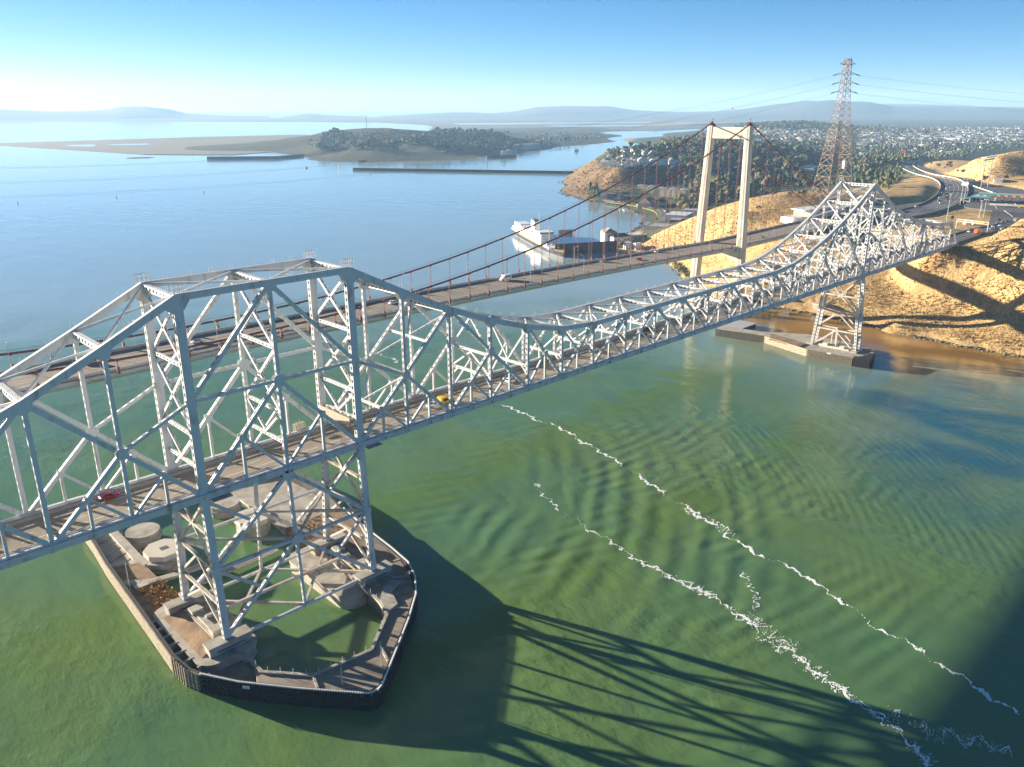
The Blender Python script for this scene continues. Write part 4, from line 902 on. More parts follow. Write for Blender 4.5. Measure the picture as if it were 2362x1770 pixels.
for t_,m_ in((.22,M_DARK),(.09,M_ORANGE),(.38,M_DARK)):
    ln_=bpy.data.objects['power_line.004']; q_=wire(np.array((PX,PY,ARMZ[1]-1.4))-axr*12,np.array((-560.,560.,159.)),62.,n=101)[int(t_*100)]; obj('wire_marker',MB().tube([q_+[0,0,-.7],q_+[0,0,.0],q_+[0,0,.7]],[.35,.8,.35],8),m_,ln_)
# ---------------- roads and toll plaza ----------------
def ribbon(pts,w,dz=.0,thick=.35,off=0.,sub=8):
    P=[];pts=[np.asarray(p,float) for p in pts]
    for i in range(len(pts)-1):
        p0=pts[max(i-1,0)];p1=pts[i];p2=pts[i+1];p3=pts[min(i+2,len(pts)-1)]
        for k in range(sub):
            t=k/sub; P.append(.5*((2*p1)+(-p0+p2)*t+(2*p0-5*p1+4*p2-p3)*t*t+(-p0+3*p1-3*p2+p3)*t**3))
    P.append(pts[-1]); V=[];F=[]
    for i,p in enumerate(P):
        t=P[min(i+1,len(P)-1)]-P[max(i-1,0)]; n=np.array((-t[1],t[0],0)); n/=np.linalg.norm(n); p=p+n*off+[0,0,dz]; V+=[p-n*w/2,p+n*w/2,p+n*w/2-[0,0,thick],p-n*w/2-[0,0,thick]]
    for i in range(len(P)-1):
        for j in range(4): F.append((i*4+j,i*4+(j+1)%4,i*4+4+(j+1)%4,i*4+4+j))
    F+=[(0,3,2,1),(len(V)-4,len(V)-3,len(V)-2,len(V)-1)]
    return MB().add(V,F)
struct('freeway',ribbon(FREEWAY_A,27),M_LOT); struct('freeway',ribbon(FREEWAY_B,15,dz=.01),M_LOT)
APP=[np.array(p) for p in DECKX]; struct('approach_road',ribbon(APP,15.,dz=.16,thick=.9),M_ROAD2)
SAPP=[np.array((556,117.4,46.9)),np.array((640,113,46.9)),np.array((720,104,46.9)),np.array(FREEWAY_A[-5])+[0,0,.02]]
struct('approach_road',ribbon(SAPP,24.,dz=.03),M_LOT)
pz=MB().prism([tuple(p[:2]) for p in PLAZA],46.0,46.98); struct('parking_lot',pz,M_LOT)
for k in (-9.,-4.5,0,4.5,9.): tag(obj('lane_line',ribbon(FREEWAY_A,.25,dz=.02,thick=.01,off=k),M_LINE),kind='structure')
for k in(-3.6,0,3.6): tag(obj('lane_line',ribbon(APP,.2,dz=.18,thick=.01,off=k),M_LINE),kind='structure')
def barrier(name,pts,off,label,h=1.,w=.7,m=M_CURB): o=obj(name,ribbon(pts,w,dz=h,thick=h+.4,off=off),m); return tag(o,label,'barrier')
barrier('median_barrier',FREEWAY_A,-14.2,'pale concrete median barrier curving between the freeway carriageways',.9,.5,M_CURB); barrier('road_barrier',FREEWAY_A,14.0,'white concrete barrier along the outer freeway edge',1.,.5,M_CURB)
barrier('road_barrier',FREEWAY_B,-8.,'low pale barrier at the foot of the right hand golden hill',1.,.7)
barrier('road_barrier',APP[:4],8.0,'low rail beside the truss bridge approach road',.9,.4,M_RAIL)
lot=MB()
for i in range(26):
    a=at(2300+ i*3.2,498,47); 
for r,(u0,v0,u1,v1) in enumerate(((2292,470,2300,482),(2318,466,2326,478),(2338,468,2352,480),(2316,486,2336,500))): a=at(u0,v0,47);b=at(u1,v1,47); lot.bar((*a[:2],47.0),(*b[:2],47.0),.35,.02)
tag(obj('lane_line',lot,M_LINE),kind='structure')
# toll canopy
ta,tb=at(2256,461,47),at(2410,470,47); td=(tb-ta)[:2]; tl=np.linalg.norm(td); td/=tl; tn_=np.array((-td[1],td[0])); ta=ta[:2]
tc=thing('toll_canopy','long toll plaza canopy with teal edge and orange lane signs','toll canopy',(*ta,47))
def tb_(name,s0,s1,n0,n1,z0,z1,m,par): 
    c=ta+td*(s0+s1)/2+tn_*(n0+n1)/2; return obj(name,MB().box((*c,(z0+z1)/2),(*(td*(s1-s0)),0),(*(tn_*(n1-n0)),0),(0,0,z1-z0)),m,par)
tb_('canopy_roof',0,tl,-5,5,53.2,54.2,M_CURB,tc); tb_('teal_fascia',-.2,tl+.2,-5.3,-5.01,52.4,54.0,M_TEAL,tc)
for k in range(9):
    s=15+k*6.6
    if s<tl-2:
        for n in(-3.5,3.5): tb_('canopy_post',s-.25,s+.25,n-.25,n+.25,47,53.19,M_CURB,tc)
        tb_('lane_sign',s+1.6,s+4.6,-5.5,-5.31,51.7,53.4,M_ORANGE,tc)
        tb_('toll_booth',s-.7,s+.7,-2,2,47,49.8,M_CREAM,tc)
ob=thing('toll_office','white flat roofed toll office with a teal canopy edge','building',(*at(2252,460,47)[:2],47))
c0=at(2240,465,47)[:2]-ta; s0=float(c0@td); n0=float(c0@tn_)
tb_('wall',s0,s0+15,n0,n0+12,47,51.5,M_WHITE,ob); tb_('roof',s0-.8,s0+15.8,n0-.8,n0+12.8,51.5,52.3,M_CURB,ob); tb_('teal_fascia',s0-1,s0+16,n0-1.1,n0-.82,51.,52.2,M_TEAL,ob)
for k in range(4): tb_('window',s0+1+k*3.6,s0+3.6+k*3.6,n0-.06,n0-.005,48,50.5,M_GLASS,ob)
for k in range(2): tb_('roof_unit',s0+3+k*6,s0+6+k*6,n0+4,n0+7,52.3,53.4,M_RAIL,ob)
ob2=thing('gate_office','small grey office beside the freeway curve','building',(*at(2222,470,47)[:2],47)); c0=at(2216,465,47)[:2]-ta; s1=float(c0@td); n1=float(c0@tn_)
tb_('wall',s1,s1+8,n1,n1+9,47,50.6,M_CREAM,ob2); tb_('roof',s1-.5,s1+8.5,n1-.5,n1+9.5,50.6,51.2,M_TEAL,ob2); tb_('window',s1+1,s1+7,n1-.06,n1-.005,48,50,M_GLASS,ob2)
# tall light masts and signs
def mast(u,v,z,h,label,arm=True,grp='light masts around the toll plaza'):
    p=at(u,v,z); o=thing('light_mast',label,'light mast',tuple(p),0,grp); obj('mast_pole',MB().tube([p,p+[0,0,h]],[.28,.16],6),M_RAIL,o); obj('lamp_ring',MB().bx(p[0]-1.1,p[0]+1.1,p[1]-1.1,p[1]+1.1,p[2]+h,p[2]+h+.5),M_CURB,o); return o
mast(2182,516,46.7,23,'tall light mast standing beside the truss bridge end'); mast(2214,474,47,24,'tall light mast on the freeway verge left of the office'); mast(2222,470,47,26,'tallest light mast by the freeway, next to the office'); mast(2258,503,46.8,14,'shorter light mast on the grass island below the office'); mast(2268,503,46.8,15,'second light mast on the grass island near the lot')
for k,(u,lab) in enumerate(((2254,'left'),(2266,'right'))): pass
p=at(2262,436,47); q=at(2278,432,47)
bt=thing('billboard','high twin post sign with pale teal board above the toll plaza','billboard',tuple(p))
for s in(p,q): obj('sign_post',MB().tube([s,s+[0,0,33]],.45,8),M_CURB,bt)
obj('sign_board',MB().bar(p+(p-q)*.25+[0,0,34.5],q+(q-p)*.25+[0,0,34.5],1.2,5.),M_WHITE,bt); obj('teal_band',MB().bar(p+(p-q)*.25+[0,0,31.6],q+(q-p)*.25+[0,0,31.6],1.3,.8),M_TEAL,bt)
for u,v,z,w,h,lab in((2192,398,47,9,3.2,'wide green road sign beside the freeway cut'),(2263,405,50,6,3,'small green road sign below the golden hill'),(2174,390,38,6,2,'far green road sign on the freeway bend')):
    p=at(u,v+3,z); s=thing('road_sign',lab,'road sign',tuple(p)); obj('sign_board',MB().bar(p+[-_r[0]*w/2,-_r[1]*w/2,3.2],p+[_r[0]*w/2,_r[1]*w/2,3.2],.25,h),M_GREEN,s)
    for k in(-.3,.3): obj('sign_post',MB().bar(p+[_r[0]*w*k,_r[1]*w*k,-1],p+[_r[0]*w*k,_r[1]*w*k,1.7],.2,.2,XV),M_RAIL,s)
def gantry(a,b,boards,label,zc=6.2):
    a=np.array(a,float);b=np.array(b,float); g=thing('sign_gantry',label,'sign gantry',tuple(a)); 
    for z in(zc,zc+1.6): obj('truss_chord',MB().bar(a+[0,0,z],b+[0,0,z],.35,.3),M_CREAM,g)
    for e in(a,b): obj('gantry_post',MB().bar(e+[0,0,-.6],e+[0,0,zc+1.9],.5,.5,XV),M_CREAM,g)
    L=np.linalg.norm(b-a); k=int(L/2.2)
    for i in range(k): obj('truss_web',MB().bar(a+(b-a)*i/k+[0,0,zc+(i%2)*1.6],a+(b-a)*(i+1)/k+[0,0,zc+((i+1)%2)*1.6],.18,.18),M_CREAM,g)
    for t,w,h,m in boards: c=a+(b-a)*t; e=(b-a)/L; obj('sign_panel',MB().bar(c-e*w/2+[0,0,zc+.9],c+e*w/2+[0,0,zc+.9],.7,h),m,g)
gantry(at(2204,529,46.8),at(2276,538,47),[(.75,7,2.0,M_ORANGE)],'cream sign gantry spanning the approach road at the truss end')
gantry(at(2263,487,47),at(2400,496,47),[(.28,13,4.4,M_WHITE),(.50,6.5,4.4,M_WHITE),(.68,6.,4.2,M_YEL)],'long sign gantry with white and yellow panels over the lot',5.5)
for u,v,lab in((2226,516,'white box sign on the brown verge'),(2243,517,'white box on the grass island edge')): p=at(u,v,47); w=thing('utility_box',lab,'utility box',tuple(p)); obj('box_body',MB().bx(p[0]-1.7,p[0]+1.7,p[1]-1.2,p[1]+1.2,46.6,49.),M_WHITE,w)
# ---------------- vehicles ----------------
def carmat(n,c,metal=.2): 
    m=mat('car_paint_'+n,c,.28,metal=metal,spec=.6); return m
CP={'red':carmat('red',(.45,.02,.02)),'white':carmat('white',(.75,.75,.74),0),'black':carmat('black',(.02,.02,.025)),'silver':carmat('silver',(.45,.47,.48),.5),'grey':carmat('grey',(.14,.15,.16),.4),'blue':carmat('blue',(.04,.09,.22)),'orange':carmat('orange',(.6,.13,.03),0),'yellow':carmat('yellow',(.75,.42,.03),0),'tan':carmat('tan',(.4,.33,.25),.3)}
M_LAMP=mat('lamp_lens',(.7,.7,.65),.2); M_TAIL=mat('tail_lens',(.35,.01,.01),.3)
def loft(mb,secs):      # sections: (x, halfwidth, z0, z1)
    V=[]
    for x,w,z0,z1 in secs: V+=[(x,-w,z0),(x,w,z0),(x,w,z1),(x,-w,z1)]
    F=[(i*4+j,i*4+(j+1)%4,i*4+4+(j+1)%4,i*4+4+j) for i in range(len(secs)-1) for j in range(4)]+[(3,2,1,0),(len(V)-4,len(V)-3,len(V)-2,len(V)-1)]
    return mb.add(V,F)
def wheels(par,xs,r=.34,w=.86):
    for x in xs:
        for s in(-1,1):
            tw=obj('wheel',MB().tube([(x,s*(w-.13),r),(x,s*(w+.1),r)],r,12),M_TYRE,par,local=True); obj('rim',MB().tube([(x,s*(w+.08),r),(x,s*(w+.12),r)],r*.55,8),M_RAIL,tw,local=True)
def sedan(paint):
    t=thing('car','prototype','car'); L=2.3
    obj('body',loft(MB(),[(-2.3,.74,.42,.72),(-2.15,.88,.28,.92),(-1.3,.92,.22,.97),(0,.93,.2,.95),(1.1,.92,.22,.92),(1.95,.86,.28,.80),(2.3,.7,.4,.64)]),paint,t,local=True)
    obj('window_band',loft(MB(),[(-1.95,.72,.93,.95),(-1.1,.74,.93,1.36),(.25,.74,.92,1.38),(1.15,.76,.88,.93)]),M_GLASS,t,local=True)
    obj('roof',loft(MB(),[(-1.2,.60,1.34,1.37),(-.9,.66,1.36,1.44),(.1,.66,1.36,1.45),(.4,.6,1.32,1.37)]),paint,t,local=True)
    for s in(-1,1):
        obj('pillar',MB().bar((-.45,s*.76,.93),(-.45,s*.70,1.38),.1,.05,(1,0,0)),paint,t,local=True); obj('headlight',MB().bx(2.1,2.27,s*.62-.14,s*.62+.14,.55,.7),M_LAMP,t,local=True); obj('tail_light',MB().bx(-2.29,-2.15,s*.66-.15,s*.66+.15,.65,.82),M_TAIL,t,local=True)
    wheels(t,(-1.4,1.38)); register(t); return t
def suv(paint):
    t=thing('car','prototype','car')
    obj('body',loft(MB(),[(-2.35,.82,.45,.95),(-2.2,.93,.34,1.05),(0,.95,.3,1.06),(1.2,.94,.32,1.05),(2.1,.9,.36,.95),(2.35,.76,.5,.8)]),paint,t,local=True)
    obj('window_band',loft(MB(),[(-2.25,.78,1.05,1.08),(-2.0,.8,1.05,1.6),(.4,.8,1.04,1.62),(1.25,.82,1.02,1.06)]),M_GLASS,t,local=True)
    obj('roof',loft(MB(),[(-2.1,.70,1.6,1.64),(-1.9,.74,1.6,1.72),(.2,.74,1.6,1.73),(.55,.66,1.56,1.62)]),paint,t,local=True)
    for s in(-1,1):
        for xx in(-1.1,-.2): obj('pillar',MB().bar((xx,s*.82,1.05),(xx,s*.76,1.62),.1,.05,(1,0,0)),paint,t,local=True)
        obj('headlight',MB().bx(2.15,2.33,s*.65-.14,s*.65+.14,.68,.85),M_LAMP,t,local=True)
    wheels(t,(-1.45,1.45),.38,.9); register(t); return t
def pickup(paint,cargo=None):
    t=thing('pickup_truck','prototype','pickup')
    obj('body',loft(MB(),[(-2.8,.92,.5,1.1),(-.6,.94,.45,1.12),(.9,.94,.45,1.12),(2.4,.9,.5,1.02),(2.75,.8,.6,.9)]),paint,t,local=True)
    obj('cab_glass',loft(MB(),[(-.75,.78,1.12,1.15),(-.55,.8,1.12,1.74),(.75,.8,1.12,1.76),(1.5,.84,1.1,1.14)]),M_GLASS,t,local=True); obj('roof',loft(MB(),[(-.65,.74,1.72,1.78),(.9,.74,1.72,1.82)]),paint,t,local=True)
    obj('bed_floor',MB().bx(-2.6,-.9,-.75,.75,1.1,1.13),M_DARK,t,local=True)
    for s in(-1,1): obj('bed_side',MB().bx(-2.7,-.8,s*.86-.06,s*.86+.06,1.1,1.35),paint,t,local=True)
    wheels(t,(-1.75,1.8),.4,.92); register(t); return t
def van(paint,L=7.4,H=3.1,lab='van',name='motor_coach'):
    t=thing(name,'prototype','coach')
    obj('body',loft(MB(),[(-L/2,1.1,.5,H-.1),(-L/2+.3,1.2,.45,H),(L/2-2.2,1.2,.45,H),(L/2-1.7,1.12,.5,2.2),(L/2-.9,1.05,.5,1.35),(L/2,.95,.55,1.1)]),paint,t,local=True)
    obj('windscreen',loft(MB(),[(L/2-2.08,1.0,2.3,2.75),(L/2-1.55,.98,1.5,2.05)]),M_GLASS,t,local=True)
    for s in(-1,1):
        obj('side_window',MB().bx(-L/2+.8,L/2-2.6,s*1.21-.02,s*1.21+.02,H-1.35,H-.5),M_GLASS,t,local=True); obj('stripe',MB().bx(-L/2+.6,L/2-2.4,s*1.21-.02,s*1.21+.02,1.0,1.2),M_RAIL,t,local=True)
    wheels(t,(-L/2+1.6,L/2-1.3),.45,1.05); register(t); return t
def truck(paint,box,L=9.):
    t=thing('box_truck','prototype','truck')
    obj('cargo_box',MB().bx(-L/2,L/2-2.4,-1.25,1.25,1.1,3.9),box,t,local=True); obj('cab',loft(MB(),[(L/2-2.25,1.15,.7,2.9),(L/2-.8,1.15,.7,2.8),(L/2-.1,1.1,.7,1.7),(L/2,1.05,.75,1.4)]),paint,t,local=True)
    obj('windscreen',loft(MB(),[(L/2-.78,1.0,1.75,2.7),(L/2-.2,.98,1.75,1.82)]),M_GLASS,t,local=True); obj('chassis',MB().bx(-L/2,L/2-.4,-.5,.5,.6,1.09),M_DARK,t,local=True); wheels(t,(-L/2+1.4,L/2-1.),.5,1.05); register(t); return t
used=set(); PROT={}
def put(kind,col,loc,rz,label,group,extra=None):
    key=(kind,col)
    if key not in PROT:
        p=dict(sedan=sedan,suv=suv,pickup=pickup,van=van,minibus=lambda q:van(q,6.,2.6)).get(kind,None)
        PROT[key]=p(CP[col]) if p else truck(CP[col],CP[extra or 'white']); o=PROT[key]; o.location=loc; o.rotation_euler=(0,0,rz); o['label']=label; o['group']=group; return o
    return copy_thing(PROT[key],loc,rz,label,group)
DT=DZ+.165
lane=lambda k: 2.3+(W-4.6)*(k+.5)/4
def on_truss(u,v): p=at(u,v,DT); return p
TG='vehicles on the truss bridge'
for kind,col,u,v,k,lab in (('sedan','red',252,1148,3,'glossy red sedan driving on the truss bridge deck at far left'),('pickup','white',1018,944,1,'white pickup following close behind the yellow vehicle on the truss deck'),('minibus','yellow',1048,936,1,'yellow service van on the truss deck beside the near truss'),('suv','white',1180,881,1,'white car half hidden by a near diagonal of the truss'),('sedan','white',1374,812,2,'white hatchback in the middle lane of the truss deck'),('sedan','black',1462,770,2,'black sedan in the truss lane ahead of the white hatchback'),('suv','black',1512,768,3,'dark car under the portal left of the concrete tower foot'),('pickup','white',1643,716,2,'white pickup on the truss deck in front of the concrete tower'),('sedan','grey',1590,736,3,'grey car in shade on the far truss lane'),('suv','black',1728,696,1,'dark car near the golden hill end of the truss'),('sedan','silver',1832,668,2,'silver car on the truss deck before the far tower'),('sedan','black',1960,625,3,'black car passing under the far truss peak')):
    p=on_truss(u,v); y=lane(k) ; put(kind,col,(p[0],y,DT),0 if k<9 else math.pi,lab,TG)
SGp='vehicles on the suspension bridge'
for kind,col,u,v,y,lab in (('suv','white',207,840,111.7,'white car with its dark shadow left on the suspension bridge'),('sedan','white',463,795,118.9,'white sedan on the suspension bridge behind the left tower post'),('sedan','silver',915,697,122.5,'pale blue grey car leading behind the truss'),('sedan','white',918,704,118.9,'white car alongside the pale blue grey car'),('van','white',1170,648,122.5,'white motor coach with dark windows on the suspension bridge'),('sedan','grey',1248,634,126.,'dark grey car ahead of the white coach'),('suv','silver',1405,607,124.,'silver car with a long shadow near the dock'),('sedan','red',1473,600,122.5,'small red car on the suspension bridge near the tower'),('suv','white',1527,584,125.,'white car just before the concrete tower'),('suv','tan',1757,549,120.,'tan car beyond the concrete tower')):
    p=at(u,v,50.); 
    for it in range(4): p=at(u,v,zdeck(p[0]))
    put(kind,col,(p[0],y if abs(p[1]-y)<7 else p[1],zdeck(p[0])-.02),math.pi,lab,SGp)
# plaza and freeway traffic
PG='vehicles around the toll plaza'; cols=['white','silver','grey','black','white','blue','red','tan']
def free(u,v,z,kind,col,rz,lab,ex=None): p=at(u,v,z); put(kind,col,tuple(p),rz,lab,PG,ex)
free(2255,540,47.02,'truck','white',-.1,'rust red box truck entering the truss bridge approach','orange')
free(2236,536,47.,'suv','white',-.1,'white car beside the rust red truck'); free(2333,541,47.,'van','silver',.5,'pale box van on the slope by the lot'); free(2350,508,47.,'sedan','orange',0,'red car passing below the long gantry'); free(2343,512,47.,'van','silver',.0,'long grey coach in the lot with dark windows')
free(2114,479,46.7,'suv','white',-.35,'lone white car on the shaded approach road')
seq=[(2186,437),(2176,447),(2182,449),(2188,449),(2170,458),(2183,457),(2187,461),(2168,466),(2172,470),(2198,420),(2190,428),(2322,478),(2300,423),(2245,417),(2260,418),(2287,421)]
for i,(u,v) in enumerate(seq): free(u,v,47.,('sedan','suv')[i%2],cols[i%8],-.9 if u<2230 else random.uniform(-.6,.6),'%s %s on the freeway apron, %s'%(cols[i%8],('sedan','suv')[i%2],'on the left carriageway' if u<2230 else 'in the lot right of the mast'))
sq2=[(2300,517),(2306,522),(2312,514),(2318,526),(2296,528),(2290,524),(2304,509),(2322,512),(2286,530),(2310,530)]
for i,(u,v) in enumerate(sq2): free(u,v,47.,('suv','sedan')[i%2],cols[(i*3+1)%8],.35,'%s %s queued on the curved lot road above the golden slope'%(cols[(i*3+1)%8],('suv','sedan')[i%2]))
for i in range(34):
    t=random.uniform(0.02,.75); L_=FREEWAY_A if i%3 else FREEWAY_B; n=len(L_)-1; k=min(int(t*n*(.55 if i%3 else .8)),n-1); f=random.random(); a=L_[k]+(L_[k+1]-L_[k])*f; d=L_[k+1]-L_[k]; nr=np.array((-d[1],d[0],0)); nr/=np.linalg.norm(nr); off=random.choice((-9,-5,-1,3,7) if i%3 else (-3.5,0,3.5)); c=random.choice(cols)
    put(('sedan','suv')[i%2],c,tuple(a+nr*off+[0,0,.05]),math.atan2(d[1],d[0]),'small %s %s on the %s freeway carriageway %s'%(c,('sedan','suv')[i%2],'left' if i%3 else 'right',('at the far end' if k<2 else 'on the bend' if k<4 else 'past the bend')),'cars in the far freeway traffic')
# ---------------- town: houses and trees ----------------
def hits(uv):
    """ground points seen at the given spots of the photograph"""
    uv=np.asarray(uv,float); D=_r2[None]*((uv[:,:1]-CX)/FPX)-_u2[None]*((uv[:,1:]-CY)/FPX)+_f[None]; D/=np.linalg.norm(D[:,:2],axis=1)[:,None]
    ds=np.geomspace(420,9000,110); lo=np.full(len(uv),np.nan)
    P=CAM[None,None]+D[:,None]*ds[None,:,None]; Z=ground(P.reshape(-1,3)[:,:2],False).reshape(len(uv),-1); below=P[:,:,2]<np.maximum(Z,0.02)
    k=below.argmax(1); ok=below.any(1)&(k>0); i=np.arange(len(uv)); k=np.maximum(k,1)
    h0=P[i,k-1,2]-Z[i,k-1]; h1=P[i,k,2]-Z[i,k]; t=np.clip(h0/(h0-h1+1e-9),0,1); d=ds[k-1]+(ds[k]-ds[k-1])*t; Q=CAM+D*d[:,None]; Q[:,2]=ground(Q[:,:2],False)
    return Q,ok&(Q[:,2]>.6)
def scatter(poly,n,seed,ymin=0):
    R=np.random.default_rng(seed); xs_=[p[0] for p in poly]; ys_=[p[1] for p in poly]; out=[]
    while len(out)<n:
        q=np.c_[R.uniform(min(xs_),max(xs_),n*3),R.uniform(min(ys_),max(ys_),n*3)]; out+=list(q[inpoly(q,poly)])
    return np.array(out[:n])
def on_road(P,m=4):
    d1,_=pdist(P[:,:2],FREEWAY_A); d2,_=pdist(P[:,:2],FREEWAY_B); return (d1<13.5+m)|(d2<7.5+m)|inpoly(P[:,:2],PLAZA)
def leafmat(n,c,c2):
    m=mat(n,c,.8,c2,.35,(.35,.65),spec=.2); return m
M_LEAF=[leafmat('dark_evergreen_leaves',(.055,.08,.036),(.10,.115,.05)),leafmat('olive_leaves',(.16,.145,.055),(.10,.105,.042)),leafmat('yellow_green_leaves',(.22,.19,.03),(.14,.15,.035)),leafmat('dusty_brown_leaves',(.13,.09,.055),(.085,.065,.04)),leafmat('grey_green_leaves',(.15,.15,.09),(.095,.11,.065))]
M_BARK=mat('bark',(.10,.075,.055),.9)
_ico=None
def ico():
    global _ico
    if _ico is None:
        t=(1+5**.5)/2; v=[(-1,t,0),(1,t,0),(-1,-t,0),(1,-t,0),(0,-1,t),(0,1,t),(0,-1,-t),(0,1,-t),(t,0,-1),(t,0,1),(-t,0,-1),(-t,0,1)]
        f=[(0,11,5),(0,5,1),(0,1,7),(0,7,10),(0,10,11),(1,5,9),(5,11,4),(11,10,2),(10,7,6),(7,1,8),(3,9,4),(3,4,2),(3,2,6),(3,6,8),(3,8,9),(4,9,5),(2,4,11),(6,2,10),(8,6,7),(9,8,1)]
        v=[np.array(p)/np.linalg.norm(p) for p in v]; _ico=[(v,f)]
        for _ in range(1):
            v,f=_ico[-1]; v=list(v); c={}; nf=[]
            def mid(a,b):
                k=(min(a,b),max(a,b))
                if k not in c: p=v[a]+v[b]; v.append(p/np.linalg.norm(p)); c[k]=len(v)-1
                return c[k]
            for a,b,d in f: x,y,z=mid(a,b),mid(b,d),mid(d,a); nf+=[(a,x,z),(b,y,x),(d,z,y),(x,y,z)]
            _ico.append((v,nf))
    return _ico
def crown(lobes,leaves,seed,lv=1,leaf=.16):
    R=np.random.default_rng(seed); V,F=ico()[lv]; mb=MB()
    for c,r,st in lobes:
        mb.add([np.array(c)+p*np.array(st)*r*R.uniform(.72,1.12) for p in V],F)
    for _ in range(leaves):
        c,r,st=lobes[R.integers(len(lobes))]; d=R.normal(size=3); d/=np.linalg.norm(d); p=np.array(c)+d*np.array(st)*r*R.uniform(.85,1.28); a=R.normal(size=3); a/=np.linalg.norm(a); b=np.cross(a,d); b/=np.linalg.norm(b)+1e-6; s=leaf*R.uniform(.6,1.5); mb.add([p-a*s,p+b*s*.8,p+a*s,p-b*s*.6],[(0,1,2,3)])
    return mb
def broad(seed):   # unit height 1
    R=np.random.default_rng(seed); L=[((0,0,.62),.26,(1,1,.9))]+[((R.uniform(-.22,.22),R.uniform(-.22,.22),R.uniform(.42,.84)),R.uniform(.13,.21),(1,1,.85)) for _ in range(7)]; return crown(L,170,seed,1,.055)
def tall(seed):
    R=np.random.default_rng(seed); L=[((R.uniform(-.07,.07),R.uniform(-.07,.07),.22+.1*i),R.uniform(.10,.15)*(1-.05*i),(1,1,1.1)) for i in range(8)]; return crown(L,150,seed,1,.05)
def cone(seed):
    R=np.random.default_rng(seed); L=[((R.uniform(-.02,.02),R.uniform(-.02,.02),.2+.095*i),.19*(1-.105*i),(1,1,.75)) for i in range(8)]; return crown(L,160,seed,1,.045)
def palm(seed):
    mb=MB()
    for k in range(13):
        a=k*2.4; d=np.array((math.cos(a),math.sin(a),0)); n=np.array((-d[1],d[0],0)); e=random.uniform(-.1,.16)
        P=[np.array((0,0,.93)),np.array((0,0,.95+e))+d*.12,np.array((0,0,.86+e*.3))+d*.24]; V=[]
        for i,p in enumerate(P): w=(.03,.04,.006)[i]; V+=[p-n*w,p+n*w]
        mb.add(V,[(0,1,3,2),(2,3,5,4)])
    return mb
CROWN={}
for kind,fn in(('broad',broad),('tall',tall),('cone',cone),('palm',palm)):
    for s in range(3): m=fn(100+s).mesh(kind+'_crown'); CROWN[kind,s]=m
TRUNK=MB().tube([(0,0,-.06),(.01,0,.3),(0,.01,.62)],[.028,.02,.01],6).mesh('trunk'); PTRUNK=MB().tube([(0,0,-.05),(.01,0,.5),(0,0,.93)],[.02,.014,.012],6).mesh('trunk')
TREEN={'broad':'broadleaf_tree','tall':'tall_tree','cone':'conifer_tree','palm':'palm_tree'}
def tree(kind,p,h,li,label,group,w=1.):
    o=thing(TREEN[kind],label,'tree' if kind!='palm' else 'palm tree',(p[0],p[1],p[2]),random.uniform(0,6.28),group); o.scale=(h*w,h*w,h)
    c=link('crown',CROWN[kind,random.randrange(3)],None,o,local=True)
    if len(c.data.materials)==0: c.data.materials.append(M_LEAF[0])
    c.material_slots[0].link='OBJECT'; c.material_slots[0].material=M_LEAF[li]
    link('trunk',PTRUNK if kind=='palm' else TRUNK,M_BARK,o,local=True); return o
colw=['dark green','olive','yellow green','dusty brown','grey green']; knd={'broad':'round','tall':'narrow','cone':'conical','palm':'palm'}
def w_valley(u,v): return ('deep in' if v<385 else 'midway in' if v<425 else 'at the front of')+' the valley '+('left of the tower' if u<1655 else 'between the tower legs' if u<1705 else 'right of the tower' if u<1780 else 'below the pylon')
def w_head(u,v): return ('on the headland crest' if v<348 else 'lower on the headland')+' '+('near its tip' if u<1450 else 'at mid ridge' if u<1520 else 'towards the tower')
def w_pyl(u,v): return 'between pylon and freeway '+('nearest the pylon' if u<2010 else 'in the middle' if u<2045 else 'nearest the freeway')
def w_far(u,v): return ('in front' if v>325 else 'farther back')+' in the far town '+('near the pylon' if u<2090 else 'above the freeway' if u<2220 else 'at far right')
def w_hill(u,v): return ('low' if v>308 else 'high')+' on the far hillside '+('beside the tower' if u<1760 else 'between tower and pylon' if u<1850 else 'beside the pylon')
def w_row(u,v): return 'on the bluff edge '+('at its tip' if u<1430 else 'left of mid row' if u<1490 else 'right of mid row' if u<1540 else 'nearest the tower')
def zone(poly,n,seed,mix,hr,where,group,wr=(.8,1.2)):
    Q,ok=hits(scatter(poly,n,seed)); R=random.Random(seed); ok&=~on_road(Q)
    uvs=scatter(poly,n,seed)
    for p,o,uv in zip(Q,ok,uvs):
        if not o: continue
        kind,li=R.choice(mix); h=R.uniform(*hr); wd=R.uniform(*wr)
        tree(kind,p,h,li,'%s %s tree %s'%(('large' if h>hr[0]+.6*(hr[1]-hr[0]) else 'smaller'),colw[li]+' '+knd[kind],where if isinstance(where,str) else where(*uv)),group,wd)
zone([(1605,492),(1590,455),(1600,400),(1650,360),(1760,345),(1872,350),(1875,436),(1810,440),(1728,456),(1640,478)],150,11,[('broad',0),('broad',0),('broad',1),('tall',0),('broad',4),('tall',1),('broad',3)],(13,26),w_valley,'trees in the wooded valley',(1.0,1.5))
zone([(1985,428),(1975,398),(2005,372),(2060,376),(2084,398),(2050,438)],30,12,[('cone',0),('cone',0),('broad',3),('broad',0),('cone',2),('tall',0)],(12,22),w_pyl,'trees between pylon and freeway',(.9,1.3))
zone([(1400,345),(1560,332),(1610,340),(1600,362),(1400,364)],38,13,[('broad',0),('broad',4),('broad',1),('tall',0),('broad',0)],(9,19),w_head,'trees on the headland',(1.,1.5))
zone([(1348,454),(1352,448),(1385,447),(1386,457)],9,14,[('cone',0),('cone',0),('tall',0)],(13,20),'at the foot of the golden bluff by the cove','conifers at the bluff foot')
